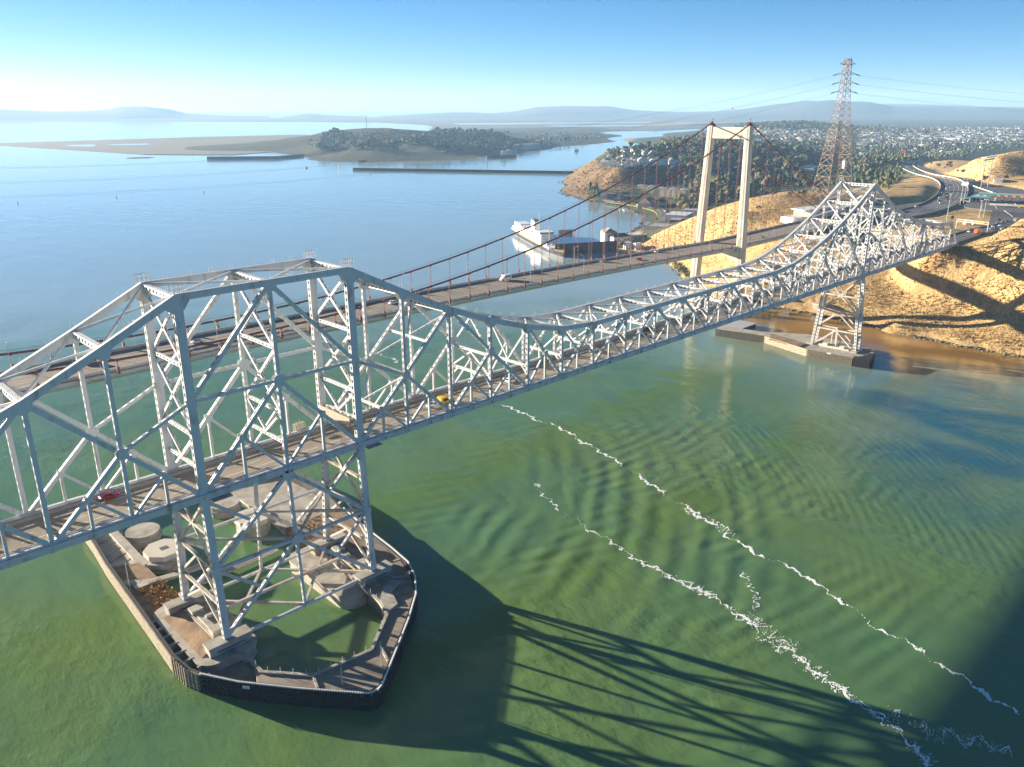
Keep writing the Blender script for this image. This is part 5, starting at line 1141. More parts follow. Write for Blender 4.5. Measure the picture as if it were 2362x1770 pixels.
zone([(1548,480),(1552,455),(1600,450),(1606,478),(1590,500)],16,15,[('broad',0),('broad',1),('tall',0),('broad',2),('broad',3)],(9,16),'beside the brick building near the left tower leg','trees beside the brick building',(1.,1.4))
zone([(1395,383),(1585,384),(1590,374),(1395,372)],22,16,[('broad',0),('broad',1),('broad',4)],(4,8),'along the row of white houses on the bluff edge','small trees along the bluff houses',(1.1,1.6))
zone([(1540,412),(1560,395),(1600,392),(1600,432)],14,17,[('broad',0),('broad',1),('broad',4)],(8,15),'on the shaded slope above the apartments','trees on the slope above the apartments',(1.,1.4))
zone([(1770,455),(1800,447),(1875,446),(1900,440),(1890,452),(1800,455)],10,18,[('broad',1),('broad',3)],(3,6),'on the golden hilltop near the pylon','shrubs on the golden hilltop',(1.2,1.8))
zone([(2090,392),(2070,372),(2075,360),(2100,362),(2095,374)],10,19,[('broad',1),('broad',3),('tall',4)],(8,14),'beside the far freeway bend','trees beside the freeway bend',(1.,1.3))
zone([(2135,382),(2180,392),(2230,408),(2240,402),(2190,382),(2150,378)],9,20,[('broad',1),('broad',3),('broad',0)],(4,9),'between the freeway and the right hand golden hill','shrubs beside the freeway cut',(1.2,1.7))
zone([(2180,366),(2260,350),(2362,338),(2362,345),(2262,358),(2190,374)],20,21,[('broad',0),('broad',1),('broad',4)],(7,14),'along the crest behind the right hand golden hill','trees behind the golden crest',(1.,1.4))
for u,v,h in((1397,455,11),(1410,459,12),(1424,460,13),(1435,463,12),(1438,470,10),(1448,470,11),(1463,472,9),(1497,478,10),(1505,481,10),(1514,482,9),(1522,484,9)): tree('palm',at(u,v,4),h,1,'thin palm by the cove street, %s'%('at the bluff foot' if u<1415 else 'before the red restaurant' if u<1445 else 'before the pink depot' if u<1500 else 'right of the pink depot'),'palms along the waterfront',1.2)
for u,v,z,h,li,lab in((1546,530,4,6.5,2,'bright yellow bushy tree beside the low white hall'),(1478,521,3,4,0,'dark bush on the cove bank below the hall'),(1748,487,46,5,3,'lone brown shrub on the golden slope right of the tower'),(1432,571,3,6,1,'leafy shrub beside the dock shed'),(1515,512,4,5,1,'bush at the cove road bend'),(2270,420,48,8,3,'round brown tree at the foot of the right golden hill'),(2316,417,50,7,3,'square brown tree beside the white tank on the lot edge'),(2195,508,46.8,4,3,'low brown scrub beside the light mast')): tree('broad',at(u,v,z),h,li,lab,'single trees and bushes',1.5)
# far woods of the town: one mass each
def woods(name,poly,n,seed,hr,m):
    Q,ok=hits(scatter(poly,n,seed)); ok&=~on_road(Q,10); R=np.random.default_rng(seed); V0,F0=ico()[0]; V0=np.array(V0); Vs=[];Fs=[];c=0
    for p in Q[ok]:
        h=R.uniform(*hr)
        for _ in range(3):
            o=p+[R.normal()*h*.22,R.normal()*h*.22,h*R.uniform(.35,.75)]; v=o+V0*h*R.uniform(.2,.34)*R.uniform(.75,1.2,(12,1))*[1,1,.9]; Vs.append(v); Fs+=[tuple(i+c for i in f) for f in F0]; c+=12
            for _ in range(5):
                d=R.normal(size=3); d/=np.linalg.norm(d); q=o+d*h*.3; a=R.normal(size=3)*h*.09; b=R.normal(size=3)*h*.09; Vs.append(np.array([q-a,q+b,q+a,q-b])); Fs.append((c,c+1,c+2,c+3)); c+=4
    mb=MB(); mb.v=[tuple(x) for x in np.concatenate(Vs).tolist()]; mb.f=Fs; mb.n=c; return tag(obj(name,mb,m),kind='stuff')
woods('woodland',[(1600,400),(1560,380),(1600,345),(1700,330),(1880,335),(1880,400),(1760,345),(1650,362)],420,41,(9,17),M_LEAF[0]); woods('undergrowth',[(1605,492),(1570,455),(1590,400),(1650,360),(1760,345),(1980,350),(1980,430),(1875,437),(1810,441),(1728,457),(1640,479)],520,48,(4,10),M_LEAF[0]); woods('undergrowth',[(1985,430),(1975,385),(2075,375),(2092,395),(2055,440)],160,49,(3,9),M_LEAF[1])
woods('undergrowth',[(1385,386),(1540,388),(1585,395),(1570,425),(1530,415),(1500,397)],90,50,(2,6),M_LEAF[0]); woods('undergrowth',[(1400,372),(1400,348),(1560,334),(1620,340),(1600,375)],240,55,(4,9),M_LEAF[0])
woods('woodland',[(1610,330),(1700,300),(1860,300),(1960,300),(1975,395),(1900,360),(1700,335)],330,42,(8,14),M_LEAF[4])
woods('woodland',[(1975,310),(2362,300),(2362,338),(2260,352),(2190,366),(2130,372),(2080,365),(1975,380)],620,43,(7,13),M_LEAF[4])
woods('woodland',[(1960,293),(2362,293),(2362,302),(1960,312)],420,44,(8,13),M_LEAF[4])
woods('woodland',[(1690,300),(1720,284),(1860,281),(1940,290),(1960,300),(1800,300)],420,45,(10,18),M_LEAF[0])
woods('woodland',[(1530,345),(1512,335),(1560,325),(1640,308),(1700,300),(1620,335)],220,46,(9,16),M_LEAF[1])
woods('woodland',[(1980,380),(2075,362),(2120,370),(2260,352),(2190,366),(2050,382),(1990,400)],160,47,(8,15),M_LEAF[1])
# island woods
def iwoods(poly,n,seed,hr,m):
    R=np.random.default_rng(seed); q=scatter(poly,n,seed); V0,F0=ico()[0]; V0=np.array(V0); mb=MB()
    D=_r2[None]*((q[:,:1]-CX)/FPX)-_u2[None]*((q[:,1:]-CY)/FPX)+_f[None]; D/=np.linalg.norm(D[:,:2],axis=1)[:,None]; ds=np.linspace(1800,4200,90)
    P=CAM[None,None]+D[:,None]*ds[None,:,None]; Z=isl(P.reshape(-1,3)[:,:2]).reshape(len(q),-1); b=P[:,:,2]<Z; k=b.argmax(1)
    for i in range(len(q)):
        if not b[i].any(): continue
        p=P[i,k[i]].copy(); p[2]=Z[i,k[i]]; h=R.uniform(*hr)
        if p[2]<1.5: continue
        for _ in range(2): o=p+[R.normal()*h*.3,R.normal()*h*.3,h*R.uniform(.3,.6)]; mb.add(o+V0*h*R.uniform(.3,.45)*R.uniform(.75,1.2,(12,1)),F0)
    return tag(obj('woodland',mb,m),kind='stuff')
iwoods([(1000,300),(1090,292),(1170,300),(1180,320),(1200,345),(1060,350),(960,335),(900,340),(880,330),(1000,310)],520,51,(11,20),M_LEAF[0])
iwoods([(745,312),(786,296),(800,330),(770,345),(730,345)],220,52,(7,14),M_LEAF[0]); iwoods([(800,320),(880,310),(900,345),(820,350)],160,53,(6,11),M_LEAF[0]); iwoods([(700,330),(760,312),(860,300),(960,302),(1000,320),(900,350),(750,352)],220,56,(4,9),M_LEAF[0])
iwoods([(1200,320),(1330,302),(1400,306),(1420,320),(1300,330),(1220,342)],150,54,(8,14),M_LEAF[4])
# ---- houses
M_HW=[mat('house_white',(.72,.70,.66),.8),mat('house_cream',(.56,.50,.40),.8),mat('house_grey',(.40,.40,.40),.8),mat('house_rose',(.50,.33,.27),.8)]
M_HR=[M_ROOF,mat('roof_light_grey',(.36,.34,.33),.9),M_ROOFT,mat('roof_white',(.62,.60,.58),.8)]
def hmesh(w,d,h,r):
    wl_=MB().bx(-w/2,w/2,-d/2,d/2,-3,h); wl_.add([(-w/2,-d/2,h),(-w/2,d/2,h),(-w/2,0,h+r*.92)],[(0,1,2)]); wl_.add([(w/2,-d/2,h),(w/2,d/2,h),(w/2,0,h+r*.92)],[(0,2,1)])
    o=.5; V=[(-w/2-o,-d/2-o,h-.25),(w/2+o,-d/2-o,h-.25),(w/2+o,0,h+r),(-w/2-o,0,h+r),(-w/2-o,d/2+o,h-.25),(w/2+o,d/2+o,h-.25)]; t=.3
    rf=MB().add(V+[(x,y,z-t) for x,y,z in V],[(0,1,2,3),(3,2,5,4),(6,9,8,7),(9,10,11,8),(0,6,7,1),(5,11,10,4),(0,3,9,6),(3,4,10,9),(1,7,8,2),(2,8,11,5)])
    return wl_.mesh('wall'),rf.mesh('roof')
HM=[hmesh(9,8,5.2,2.6),hmesh(12,8.5,4.,2.4),hmesh(8,7.5,7.2,2.8),hmesh(15,9,4.2,2.2)]
WIN=[]
for (w,d,h) in((9,8,5.2),(12,8.5,4.),(8,7.5,7.2),(15,9,4.2)):
    mb=MB(); n=int(w//3)
    for s in(-1,1):
        for k in range(n):
            for z in ((1.2,) if h<5 else (1.,3.6)): x=-w/2+(k+.5)*w/n; mb.bx(x-.6,x+.6,s*d/2-.05*1,s*d/2+.05,z,z+1.4)
    WIN.append(mb)
winmesh=[]
_w1=MB().bx(-.6,.6,-.05,.05,0,1.4).mesh('window')
def house(p,rz,k,wi,ri,label,group,wins=True,s=1.):
    o=thing('house',label,'house',tuple(p),rz,group); o.scale=(s,s,s)
    for nm,me,m in(('wall',HM[k][0],M_HW[wi]),('roof',HM[k][1],M_HR[ri])):
        c=link(nm,me,None,o,local=True)
        if len(me.materials)==0: me.materials.append(m)
        c.material_slots[0].link='OBJECT'; c.material_slots[0].material=m
        if nm=='wall': wall=c
    if wins:
        w,d,h=((9,8,5.2),(12,8.5,4.),(8,7.5,7.2),(15,9,4.2))[k]
        for sgn_ in(-1,1):
            for x in(-w*.28,w*.28): c=link('window',_w1,M_GLASS,wall,local=True); c.location=(x,sgn_*d/2,1.2 if h<5 else 2.9)
    return o
wn_=['white','cream','grey','rose']; rn_=['dark grey','light grey','tan','white']
def hzone(poly,n,seed,where,group,kinds,wins,rz0,walls=(0,0,0,1,2),roofs=(0,1,1,2,3),jit=.2,gap=9.):
    Q,ok=hits(scatter(poly,n*3,seed)); ok&=~on_road(Q,8); R=random.Random(seed); got=[]
    uvs=scatter(poly,n*3,seed)
    for p,o,uv in zip(Q,ok,uvs):
        if not o or any((p[0]-q[0])**2+(p[1]-q[1])**2<gap*gap for q in got): continue
        got.append(p); k=R.choice(kinds); wi=R.choice(walls); ri=R.choice(roofs)
        house(p,rz0+R.uniform(-jit,jit)+(math.pi/2 if R.random()<.3 else 0),k,wi,ri,'%s house with %s roof %s'%({0:'small '+wn_[wi],1:'low '+wn_[wi],2:'tall '+wn_[wi],3:'long '+wn_[wi]}[k],rn_[ri],where if isinstance(where,str) else where(*uv)),group,wins,R.uniform(.9,1.15))
        if len(got)>=n: break
hzone([(1388,384),(1410,388),(1585,384),(1592,374),(1500,372),(1400,371)],52,61,w_row,'houses on the headland bluff',(0,2,2),True,.6,(0,0,0,1),(1,1,2,3),.15,9.)
hzone([(1420,366),(1440,344),(1560,338),(1620,345),(1610,366)],26,62,w_head,'houses higher on the headland',(0,1,2),True,.9,gap=16)
hzone([(1610,345),(1640,330),(1760,320),(1880,325),(1880,350),(1700,360),(1620,378)],34,63,'in the wooded town behind the concrete tower','houses behind the tower',(1,3,0),False,.4,gap=24)
hzone([(1640,318),(1700,300),(1870,288),(1950,300),(1960,330),(1800,330)],66,64,w_hill,'houses on the far hillside',(1,3,3),False,.2,(0,0,1,3),(1,1,3,2),.3,30)
hzone([(1985,360),(1985,315),(2362,303),(2362,336),(2240,350),(2120,370)],70,65,w_far,'houses in the far town',(1,3,3),False,.2,(0,0,1,3),(1,1,3,2),.3,30)
hzone([(1640,415),(1650,395),(1700,390),(1690,410)],5,66,'in the clearing behind the tower legs','houses in the clearing',(1,0),True,.4,(0,),(1,3),.2,18)
# far roofs beyond the individual houses
def roofs(poly,n,seed,m,sz):
    Q,ok=hits(scatter(poly,n,seed)); ok&=~on_road(Q,8); R=np.random.default_rng(seed); mb=MB()
    for p in Q[ok]:
        a=R.uniform(0,.6)+(1.57 if R.random()<.4 else 0); w,d,h=R.uniform(*sz),R.uniform(*sz)*.7,R.uniform(4,8); ca,sa=math.cos(a),math.sin(a)
        mb.box(p+[0,0,h/2-1],(w*ca,w*sa,0),(-d*sa,d*ca,0),(0,0,h+2))
    return tag(obj('far_buildings',mb,m),kind='stuff')
roofs([(1980,330),(1980,296),(2362,293),(2362,330)],360,71,M_HW[2],(11,22)); roofs([(1980,345),(1990,300),(2362,296),(2362,333)],360,72,M_HW[1],(11,26)); roofs([(1660,312),(1720,292),(1860,288),(1950,298),(1950,322)],200,73,M_HW[1],(10,19)); roofs([(1960,305),(2362,296),(2362,325),(2200,330)],95,74,M_HR[3],(24,70)); roofs([(1640,322),(1760,300),(1940,305),(1940,335)],90,75,M_HW[3],(9,16))
# individual buildings
def block(name,cat,label,u,v,z,w,d,h,rz,wallm,roofm,flat=True,r=2.5,wins=0,grp=None,base=3):
    p=at(u,v,z); o=thing(name,label,cat,tuple(p),rz,grp)
    wl_=obj('wall',MB().bx(-w/2,w/2,-d/2,d/2,-base,h),wallm,o,local=True)
    if flat: obj('roof',MB().bx(-w/2-.5,w/2+.5,-d/2-.5,d/2+.5,h,h+.6),roofm,o,local=True)
    else: 
        V=[(-w/2-.8,-d/2-.8,h),(w/2+.8,-d/2-.8,h),(w/2+.8,d/2+.8,h),(-w/2-.8,d/2+.8,h),(-w/2+d*.35,0,h+r),(w/2-d*.35,0,h+r)]; obj('roof',MB().add(V,[(0,1,5,4),(1,2,5),(2,3,4,5),(3,0,4),(3,2,1,0)]),roofm,o,local=True)
    for k in range(wins):
        x=-w/2+(k+.5)*w/wins
        for s in(-1,1):
            for zz in np.arange(1.1,h-1.5,3.): obj('window',MB().bx(x-.7,x+.7,s*d/2-.06,s*d/2+.06,zz,zz+1.5),M_GLASS,wl_,local=True)
    return o
for i in range(10):
    t=i/9; u=1480+t*112; v=446+t*8-(3 if i<4 else 0)
    block('apartment_house','apartment house','cream apartment house with grey roof behind the depot, %s'%('nearest the bluff' if i<3 else 'mid row' if i<7 else 'nearest the tower leg'),u,v,9+t*5,11,13,9.5,.55,M_CREAM,M_HR[0] if i%2 else M_HR[1],False,2.4,3,'stepped apartment houses above the cove')
RZ=.35
block('depot_building','building','long pink walled depot with brown hipped roof by the waterfront',1494,476,4,36,18,6,RZ,M_HW[3],M_ROOFT,False,6,8); block('depot_wing','building','dark roofed wing beside the pink depot',1525,474,4,20,14,5,RZ,M_HW[3],M_ROOFD,False,5,4)
block('restaurant_building','building','low red walled building with dark hipped roof behind the palms',1430,464,4,22,12,4.5,RZ,M_BRICK,M_ROOFD,False,3,5); block('blue_house','building','dark blue fronted house at the bluff foot',1411,458,4,14,12,7,RZ,mat('blue_wall',(.05,.08,.16),.8),M_HR[0],True,2,3); block('white_villa','house','narrow white house between conifers at the cove',1390,455,4,8,9,9,RZ,M_HW[0],M_ROOFT,False,2,2)
block('warehouse','building','red brick warehouse with pale flat roof behind the tower',1672,433,14,34,22,8,.3,M_BRICK,M_HR[3],True,2,6); block('school_hall','building','long pale roofed hall among trees left of the pylon',1868,392,20,58,30,6,.2,M_CREAM,M_HR[3],False,3,8)
for u,v,lab in((1972,376,'wide white industrial hall just right of the pylon'),(2016,378,'pale blue grey hall behind the conifers'),(2058,373,'white shed near the freeway bend')): block('industrial_hall','building',lab,u,v,18,48,26,8,.25,M_WHITE,M_HR[3],True,2,4)
block('gas_station','building','white canopied station with red roof sign at the far freeway end',2108,372,22,34,18,6,.2,M_WHITE,M_HR[3],True,2,0)
p=at(2084,375,22); st=thing('pole_sign','tall red topped pole sign by the far freeway','pole sign',tuple(p)); obj('sign_pole',MB().tube([p,p+[0,0,20]],.6,6),M_YEL,st); obj('sign_face',MB().bx(p[0]-3,p[0]+3,p[1]-3,p[1]+3,p[2]+20,p[2]+24),CP['red'],st)
block('storage_tank','tank','white box shaped tank at the edge of the upper lot',2301,424,47,14,9,5,.3,M_WHITE,M_WHITE,True,2,0); block('grey_depot','building','dark blue awning structure beside the freeway curve',2240,428,47,12,16,4,.9,M_RAIL,M_ROOFD,True,2,0)
# island sheds, jetties and mast
for u,v,w,h,m,lab in((857,355,46,9,M_HR[1],'grey blue waterfront shed farthest left on the island'),(880,356,50,8,M_HR[3],'white roofed shed beside the grey shed on the island'),(933,358,44,9,M_HR[1],'pale shed in the middle of the island shore'),(1025,357,38,9,M_HR[1],'pale shed below the dark island bluff'),(1162,361,26,14,M_HR[3],'white boxy shed near the right island point'),(1178,356,50,12,M_HR[1],'blue grey hall at the right island point'),(1215,343,130,14,M_HR[1],'very long grey workshop on the island flats'),(1290,320,120,16,M_HR[1],'distant long hall on the island flats')):
    block('island_shed','shed',lab,u,v,3,w,w*.35,h,.4,M_HW[2] if 'grey' in lab else M_HW[0],m,False,3,0,'sheds along the island shore')
p=at_d(846,296,3150); p[2]=isl(np.array([p[:2]]))[0]; ms=thing('radio_mast','slim radio mast standing on the island hilltop','mast',tuple(p)); obj('mast_pole',MB().tube([p-[0,0,3],p+[0,0,46]],[1.2,.7],5),M_DARK,ms)
for i,(u0,v0,u1,v1,z,w,lab) in enumerate(((815,393,1322,401,3.2,9,'long dark breakwater pier reaching left from the headland'),(478,368,640,367,2.6,14,'low dark jetty left of the island'),(640,367,700,361,2.6,14,'inner end of the low dark jetty'),(828,374,900,364,2.,7,'short dark mole off the island shore'),(1122,366,1190,363,2.4,14,'quay wall at the right island point'))):
    a=at(u0,v0,0);b=at(u1,v1,0); o=thing('breakwater',lab,'breakwater',tuple(a)); n=14
    for k in range(n):
        p0=a+(b-a)*k/n;p1=a+(b-a)*(k+1)/n; obj('pier_section',MB().bar(p0+[0,0,z/2-.8],p1+[0,0,z/2-.8],w,z+1.6+random.uniform(-.5,.5)),M_RUB if i in(0,3) else M_ROOFD,o)
for i,(u,v) in enumerate(((1337,396),(1345,392),(1330,399))): block('boathouse','house','%s boathouse at the tip of the headland'%('white','grey','small pale')[i],u,v,2,8,7,5,.3,M_HW[0],M_HR[0],False,2,2,'boathouses at the headland tip')
# ---------------- training ship and dock ----------------
A=np.array((541.,478.)); B=np.array((458.,334.))       # stern and bow at the waterline
ax=(B-A); SL=np.linalg.norm(ax); SR=math.atan2(ax[1],ax[0])
ship=thing('ship','white training ship with dark hull and yellow deck line moored at the dock','ship',(*((A+B)/2),0),SR); ship.scale=(1,1,.70)
def hull(z0,z1,k0,k1,m,name,fl=0):
    secs=[(-.5,.30),(-.47,.72),(-.38,.95),(-.2,1.),(.15,1.),(.30,.86),(.41,.5),(.47,.22),(.5,.03)]; V=[]
    n=len(secs)
    for z,k,ex in((z0,k0,0),(z1,k1,1)):
        for t,w in secs: sh=2.6*max(0,(t-.15)/.35)**2*ex*fl+1.2*max(0,(-t-.3)/.2)*ex*fl; V.append((t*SL+ (3 if t>.4 else 0)*ex,-w*9.5*k,z+sh)); V.append((t*SL+(3 if t>.4 else 0)*ex,w*9.5*k,z+sh))
    F=[]
    for i in range(n-1):
        for s in(0,1): q=[i*2+s,(i+1)*2+s,2*n+(i+1)*2+s,2*n+i*2+s]; F.append(tuple(q if s==0 else q[::-1]))
        F.append((2*n+i*2,2*n+(i+1)*2,2*n+(i+1)*2+1,2*n+i*2+1)); F.append((i*2+1,(i+1)*2+1,(i+1)*2,i*2))
    F+=[(0,2*n,2*n+1,1),(2*n-2,2*n-1,4*n-1,4*n-2)]
    return obj(name,MB().add(V,F),m,ship,local=True)
M_HULL=mat('dark_blue_hull',(.035,.035,.055),.4); M_GOLD=mat('yellow_sheer_line',(.72,.45,.04),.5); M_SHIP=mat('ship_white',(.78,.77,.74),.5)
hull(-1,.5,.9,.92,M_CURB,'boot_top'); hull(.5,6.6,.92,1.,M_HULL,'hull'); hull(6.6,7.8,1.,1.02,M_GOLD,'sheer_strake',.0); 
D=lambda n,x0,x1,w,z0,z1,m=M_SHIP: obj(n,MB().bx(x0*SL,x1*SL,-w,w,z0,z1),m,ship,local=True)
d1=D('main_deck',-.47,.40,8.8,7.8,9.); s1=D('superstructure',-.45,.22,8.2,9.,13.5); s2=D('upper_house',-.36,.20,7.2,13.5,17.); D('bridge_house',.02,.19,6.6,17.,20.5); D('boat_deck',-.34,-.02,6.,17.,19.); D('wheelhouse',.08,.18,7.6,20.5,23.3); D('after_house',-.44,-.30,6.5,13.5,20.)
for par,x0,x1,w,z,h,n in((s1,-.44,.21,8.2,10.6,1.3,22),(s2,-.35,.19,7.2,14.6,1.2,18)):
    for s in(-1,1):
        for k in range(n): x=(x0+(x1-x0)*(k+.5)/n)*SL; obj('window',MB().bx(x-.7,x+.7,s*w-.05,s*w+.05,z,z+h),M_GLASS,par,local=True)
obj('bridge_window',MB().bx(.18*SL,.18*SL+.12,-7,7,21.2,22.6),M_GLASS,ship,local=True)
obj('funnel',loft(MB(),[(-.115*SL,2.6,19,32),(-.10*SL,3.2,19,32.4),(-.055*SL,3.2,19,32.2),(-.04*SL,2.4,19,31.6)]),M_SHIP,ship,local=True); obj('funnel_top',MB().bx(-.112*SL,-.043*SL,-2.7,2.7,32.4,34.2),M_DARK,ship,local=True)
obj('radar_mast',MB().tube([(.02*SL,0,20),(.02*SL,0,46)],[.7,.3],6),M_CREAM,ship,local=True); obj('mast_yard',MB().bar((.02*SL,-4,38),(.02*SL,4,38),.3,.3),M_CREAM,ship,local=True)
obj('fore_mast',MB().tube([(.235*SL,0,9),(.235*SL,0,37)],[.6,.3],6),M_CREAM,ship,local=True); obj('derrick',MB().tube([(.235*SL,1,12),(.36*SL,3,21)],[.35,.25],6),M_CREAM,ship,local=True)
for k in range(5):
    for s in(-1,1): x=(-.33+k*.075)*SL; lb=obj('lifeboat',loft(MB(),[(x-3.6,.3,18.2,19.),(x-2.4,1.1,17.2,19.4),(x+2.4,1.1,17.2,19.4),(x+3.6,.3,18.2,19.)]).mesh('lifeboat'),M_ORANGE if k==2 else M_SHIP,ship,local=True); lb.location=(0,s*7.2,0)
for x,y in((.30,0),(.36,2),(.28,-4),(.41,0)): obj('winch',MB().bx(x*SL-1.4,x*SL+1.4,y-1.2,y+1.2,9.,10.8),M_RAIL,ship,local=True)
for s in(-1,1): obj('deck_rail',MB().bar((-.46*SL,s*8.6,10.1),(.38*SL,s*8.4,10.1),.12,.12),M_SHIP,ship,local=True)
# dock: trestle pier and sheds on it
dk=thing('dock','dark timber dock on piles linking the ship to the shore','dock',(486,335,0))
P0,P1=np.array((462.,348.)),np.array((520.,318.)); e=(P1-P0)/np.linalg.norm(P1-P0); nn=np.array((-e[1],e[0]))
obj('dock_deck',MB().bar((*P0,4.6),(*P1,4.6),12,1.2),M_ROOFD,dk)
for k in range(8):
    for s in(-4.5,0,4.5): p=P0+e*(3+k*7.6)+nn*s; obj('dock_pile',MB().tube([(*p,-2),(*p,4.1)],.5,6),M_RUB,dk)
obj('dock_skirt',MB().bar((*(P0-nn*5.9),2.9),(*(P0+e*34-nn*5.9),2.9),.5,2.2),M_ROOFD,dk)
for k in (0.3,.55,.62): p=P0+(P1-P0)*k; obj('dock_gear',MB().bar((*p,5.2),(*(p+e*2.5),5.2+2.4),1.2,1.6),M_DARK,dk)
gw=thing('gangway_canopy','dark flat canopy raised on legs beside the ship bow','canopy',(500,352,0)); obj('canopy_roof',MB().bar((478,357,18.),(482,344,19.4),7,2.6),M_DARK,gw)
for a in((478,356),(481.5,346)): obj('canopy_leg',MB().bar((*a,4),(*a,17.),.5,.5,XV),M_DARK,gw)
block('dock_shed','building','white gabled boathouse with tan and dark roof on the dock',1404,553,4,17,13,8.5,.95,M_WHITE,M_ROOFT,False,4,3); block('dock_office','building','low dark roofed shed beside the white boathouse',1428,556,4,20,10,5,-.3,M_WHITE,M_ROOFD,False,3,5); block('dock_store','building','low shed with pale roof right of the dark one',1458,552,4,18,11,4.5,-.3,M_HW[2],M_HR[3],True,2,3); block('dock_annex','building','blue grey shed at the foot of the golden slope',1482,550,4,12,10,4,-.3,M_HW[2],M_HR[1],True,2,2)
for u,v,lab in((1447,568,'white box container in front of the sheds'),(1470,570,'small white cabin beside the white container')): block('container','container',lab,u,v,4,7,4,3.4,-.3,M_WHITE,M_WHITE,True,2,0)
block('hall','building','low white modern hall with broad flat roof at the cove',1523,533,4,26,20,6,.35,M_WHITE,M_HR[1],True,2,2); block('hall_extension','building','white flat roofed annex behind the modern hall',1566,505,5,36,26,6,.35,M_WHITE,M_HR[3],True,2,3); block('hall_extension','building','long white flat roofed annex nearest the left tower leg',1600,493,6,44,20,6,.35,M_WHITE,M_HR[1],True,2,3); block('brick_annex','building','brick coloured low block between the white annexes',1560,516,5,18,12,5,.35,M_BRICK,M_HR[1],True,2,2)
tag(obj('cove_road',ribbon([at(1455,549,3.6),at(1490,540,3.7),at(1512,527,3.8),at(1530,508,4.2),at(1533,494,4.2),at(1520,481,4.4),at(1490,474,4.5),at(1440,467,4.4),at(1395,461,4.2)],9,dz=.5,thick=1.5),M_LOT),kind='structure')
M_LAWN=mat('green_lawn',(.10,.14,.03),.95,(.16,.16,.05),.1)
tag(obj('lawn',ribbon([at(1505,524,3.4),at(1516,512,3.6),at(1523,500,3.8),at(1515,488,3.8),at(1490,480,3.8),at(1450,472,3.6),at(1400,465,3.4)],7,dz=.45,thick=1.5),M_LAWN),kind='structure')
CG='cars parked by the cove'
for i,(u,v) in enumerate(((1477,534),(1440,469),(1448,470),(1456,471),(1470,474),(1478,475),(1488,477),(1500,480),(1506,481),(1512,482),(1430,467),(1422,466),(1530,485),(1534,488))): c=cols[(i*5)%8]; put(('sedan','suv')[i%2],c,tuple(at(u,v,4.6)),.35+i%3,'tiny %s %s parked %s'%(c,('car','suv')[i%2],'by the low hall' if i==0 else ('below the red restaurant' if u<1445 else 'before the pink depot left end' if u<1475 else 'before the pink depot right end' if u<1505 else 'at the depot corner' if u<1520 else 'on the cove road bend')),CG)
fy=thing('ferry','small blue white ferry out on the strait','ferry',tuple(at(1330,349,0)),.6); obj('ferry_hull',MB().bx(-16,16,-5,5,-.5,3),M_HULL,fy,local=True); obj('ferry_cabin',MB().bx(-14,10,-4.4,4.4,3,7.5),M_SHIP,fy,local=True); obj('ferry_bridge',MB().bx(2,8,-3,3,7.5,10),M_SHIP,fy,local=True)
for u,v,h,lab in((1124,382,9,'dark channel post in the strait'),(781,392,11,'pale channel marker left of the breakwater'),(854,403,1.2,'dark buoy below the breakwater'),(470,445,1.2,'small dark buoy in the bay'),(269,457,1.2,'small dark buoy left in the bay'),(41,471,1.2,'small dark buoy at far left')):
    p=at(u,v,0); b=thing('channel_marker',lab,'channel marker',tuple(p)); obj('marker_post',MB().tube([p-[0,0,1],p+[0,0,h]],[.8,.5],6),M_RUB if 'dark' in lab else M_WHITE,b); obj('marker_head',MB().bx(p[0]-.9,p[0]+.9,p[1]-.9,p[1]+.9,h,h+1.2),M_RUB if 'dark' in lab else M_WHITE,b)
# ---------------- shore rocks ----------------
def rocks(uvs,n,seed,spread,r0,m,name='shore_rocks'):
    R=np.random.default_rng(seed); L=[at(u,v,0) for u,v in uvs]; V0,F0=ico()[0]; V0=np.array(V0); mb=MB()
    seg=np.array([np.linalg.norm(b-a) for a,b in zip(L[:-1],L[1:])]); cs=np.r_[0,np.cumsum(seg)]
    for _ in range(n):
        s=R.uniform(0,cs[-1]); k=min(np.searchsorted(cs,s)-1 if s>0 else 0,len(seg)-1); k=max(k,0); p=L[k]+(L[k+1]-L[k])*((s-cs[k])/seg[k]); d=L[k+1]-L[k]; nr=np.array((-d[1],d[0],0)); nr/=np.linalg.norm(nr); p=p+nr*R.normal()*spread; z=max(-.3,gz(p[0],p[1]) if False else 0); r=R.uniform(.4,1)*r0
        mb.add(p+[0,0,.15]+V0*r*R.uniform(.6,1.2,(12,1))*[1.2,1.2,.7],F0)
    return tag(obj(name,mb,m),kind='stuff')
M_ROCK=mat('shore_rock',(.09,.075,.055),.95,(.17,.14,.09),.9)
rocks(coast[0:12],620,81,1.6,1.3,M_ROCK); rocks(coast[11:16],260,82,2.5,1.5,M_ROCK); rocks(coast[15:30],420,83,2.,1.3,M_ROCK); rocks(coast[29:39],300,84,4.,1.8,M_ROCK)
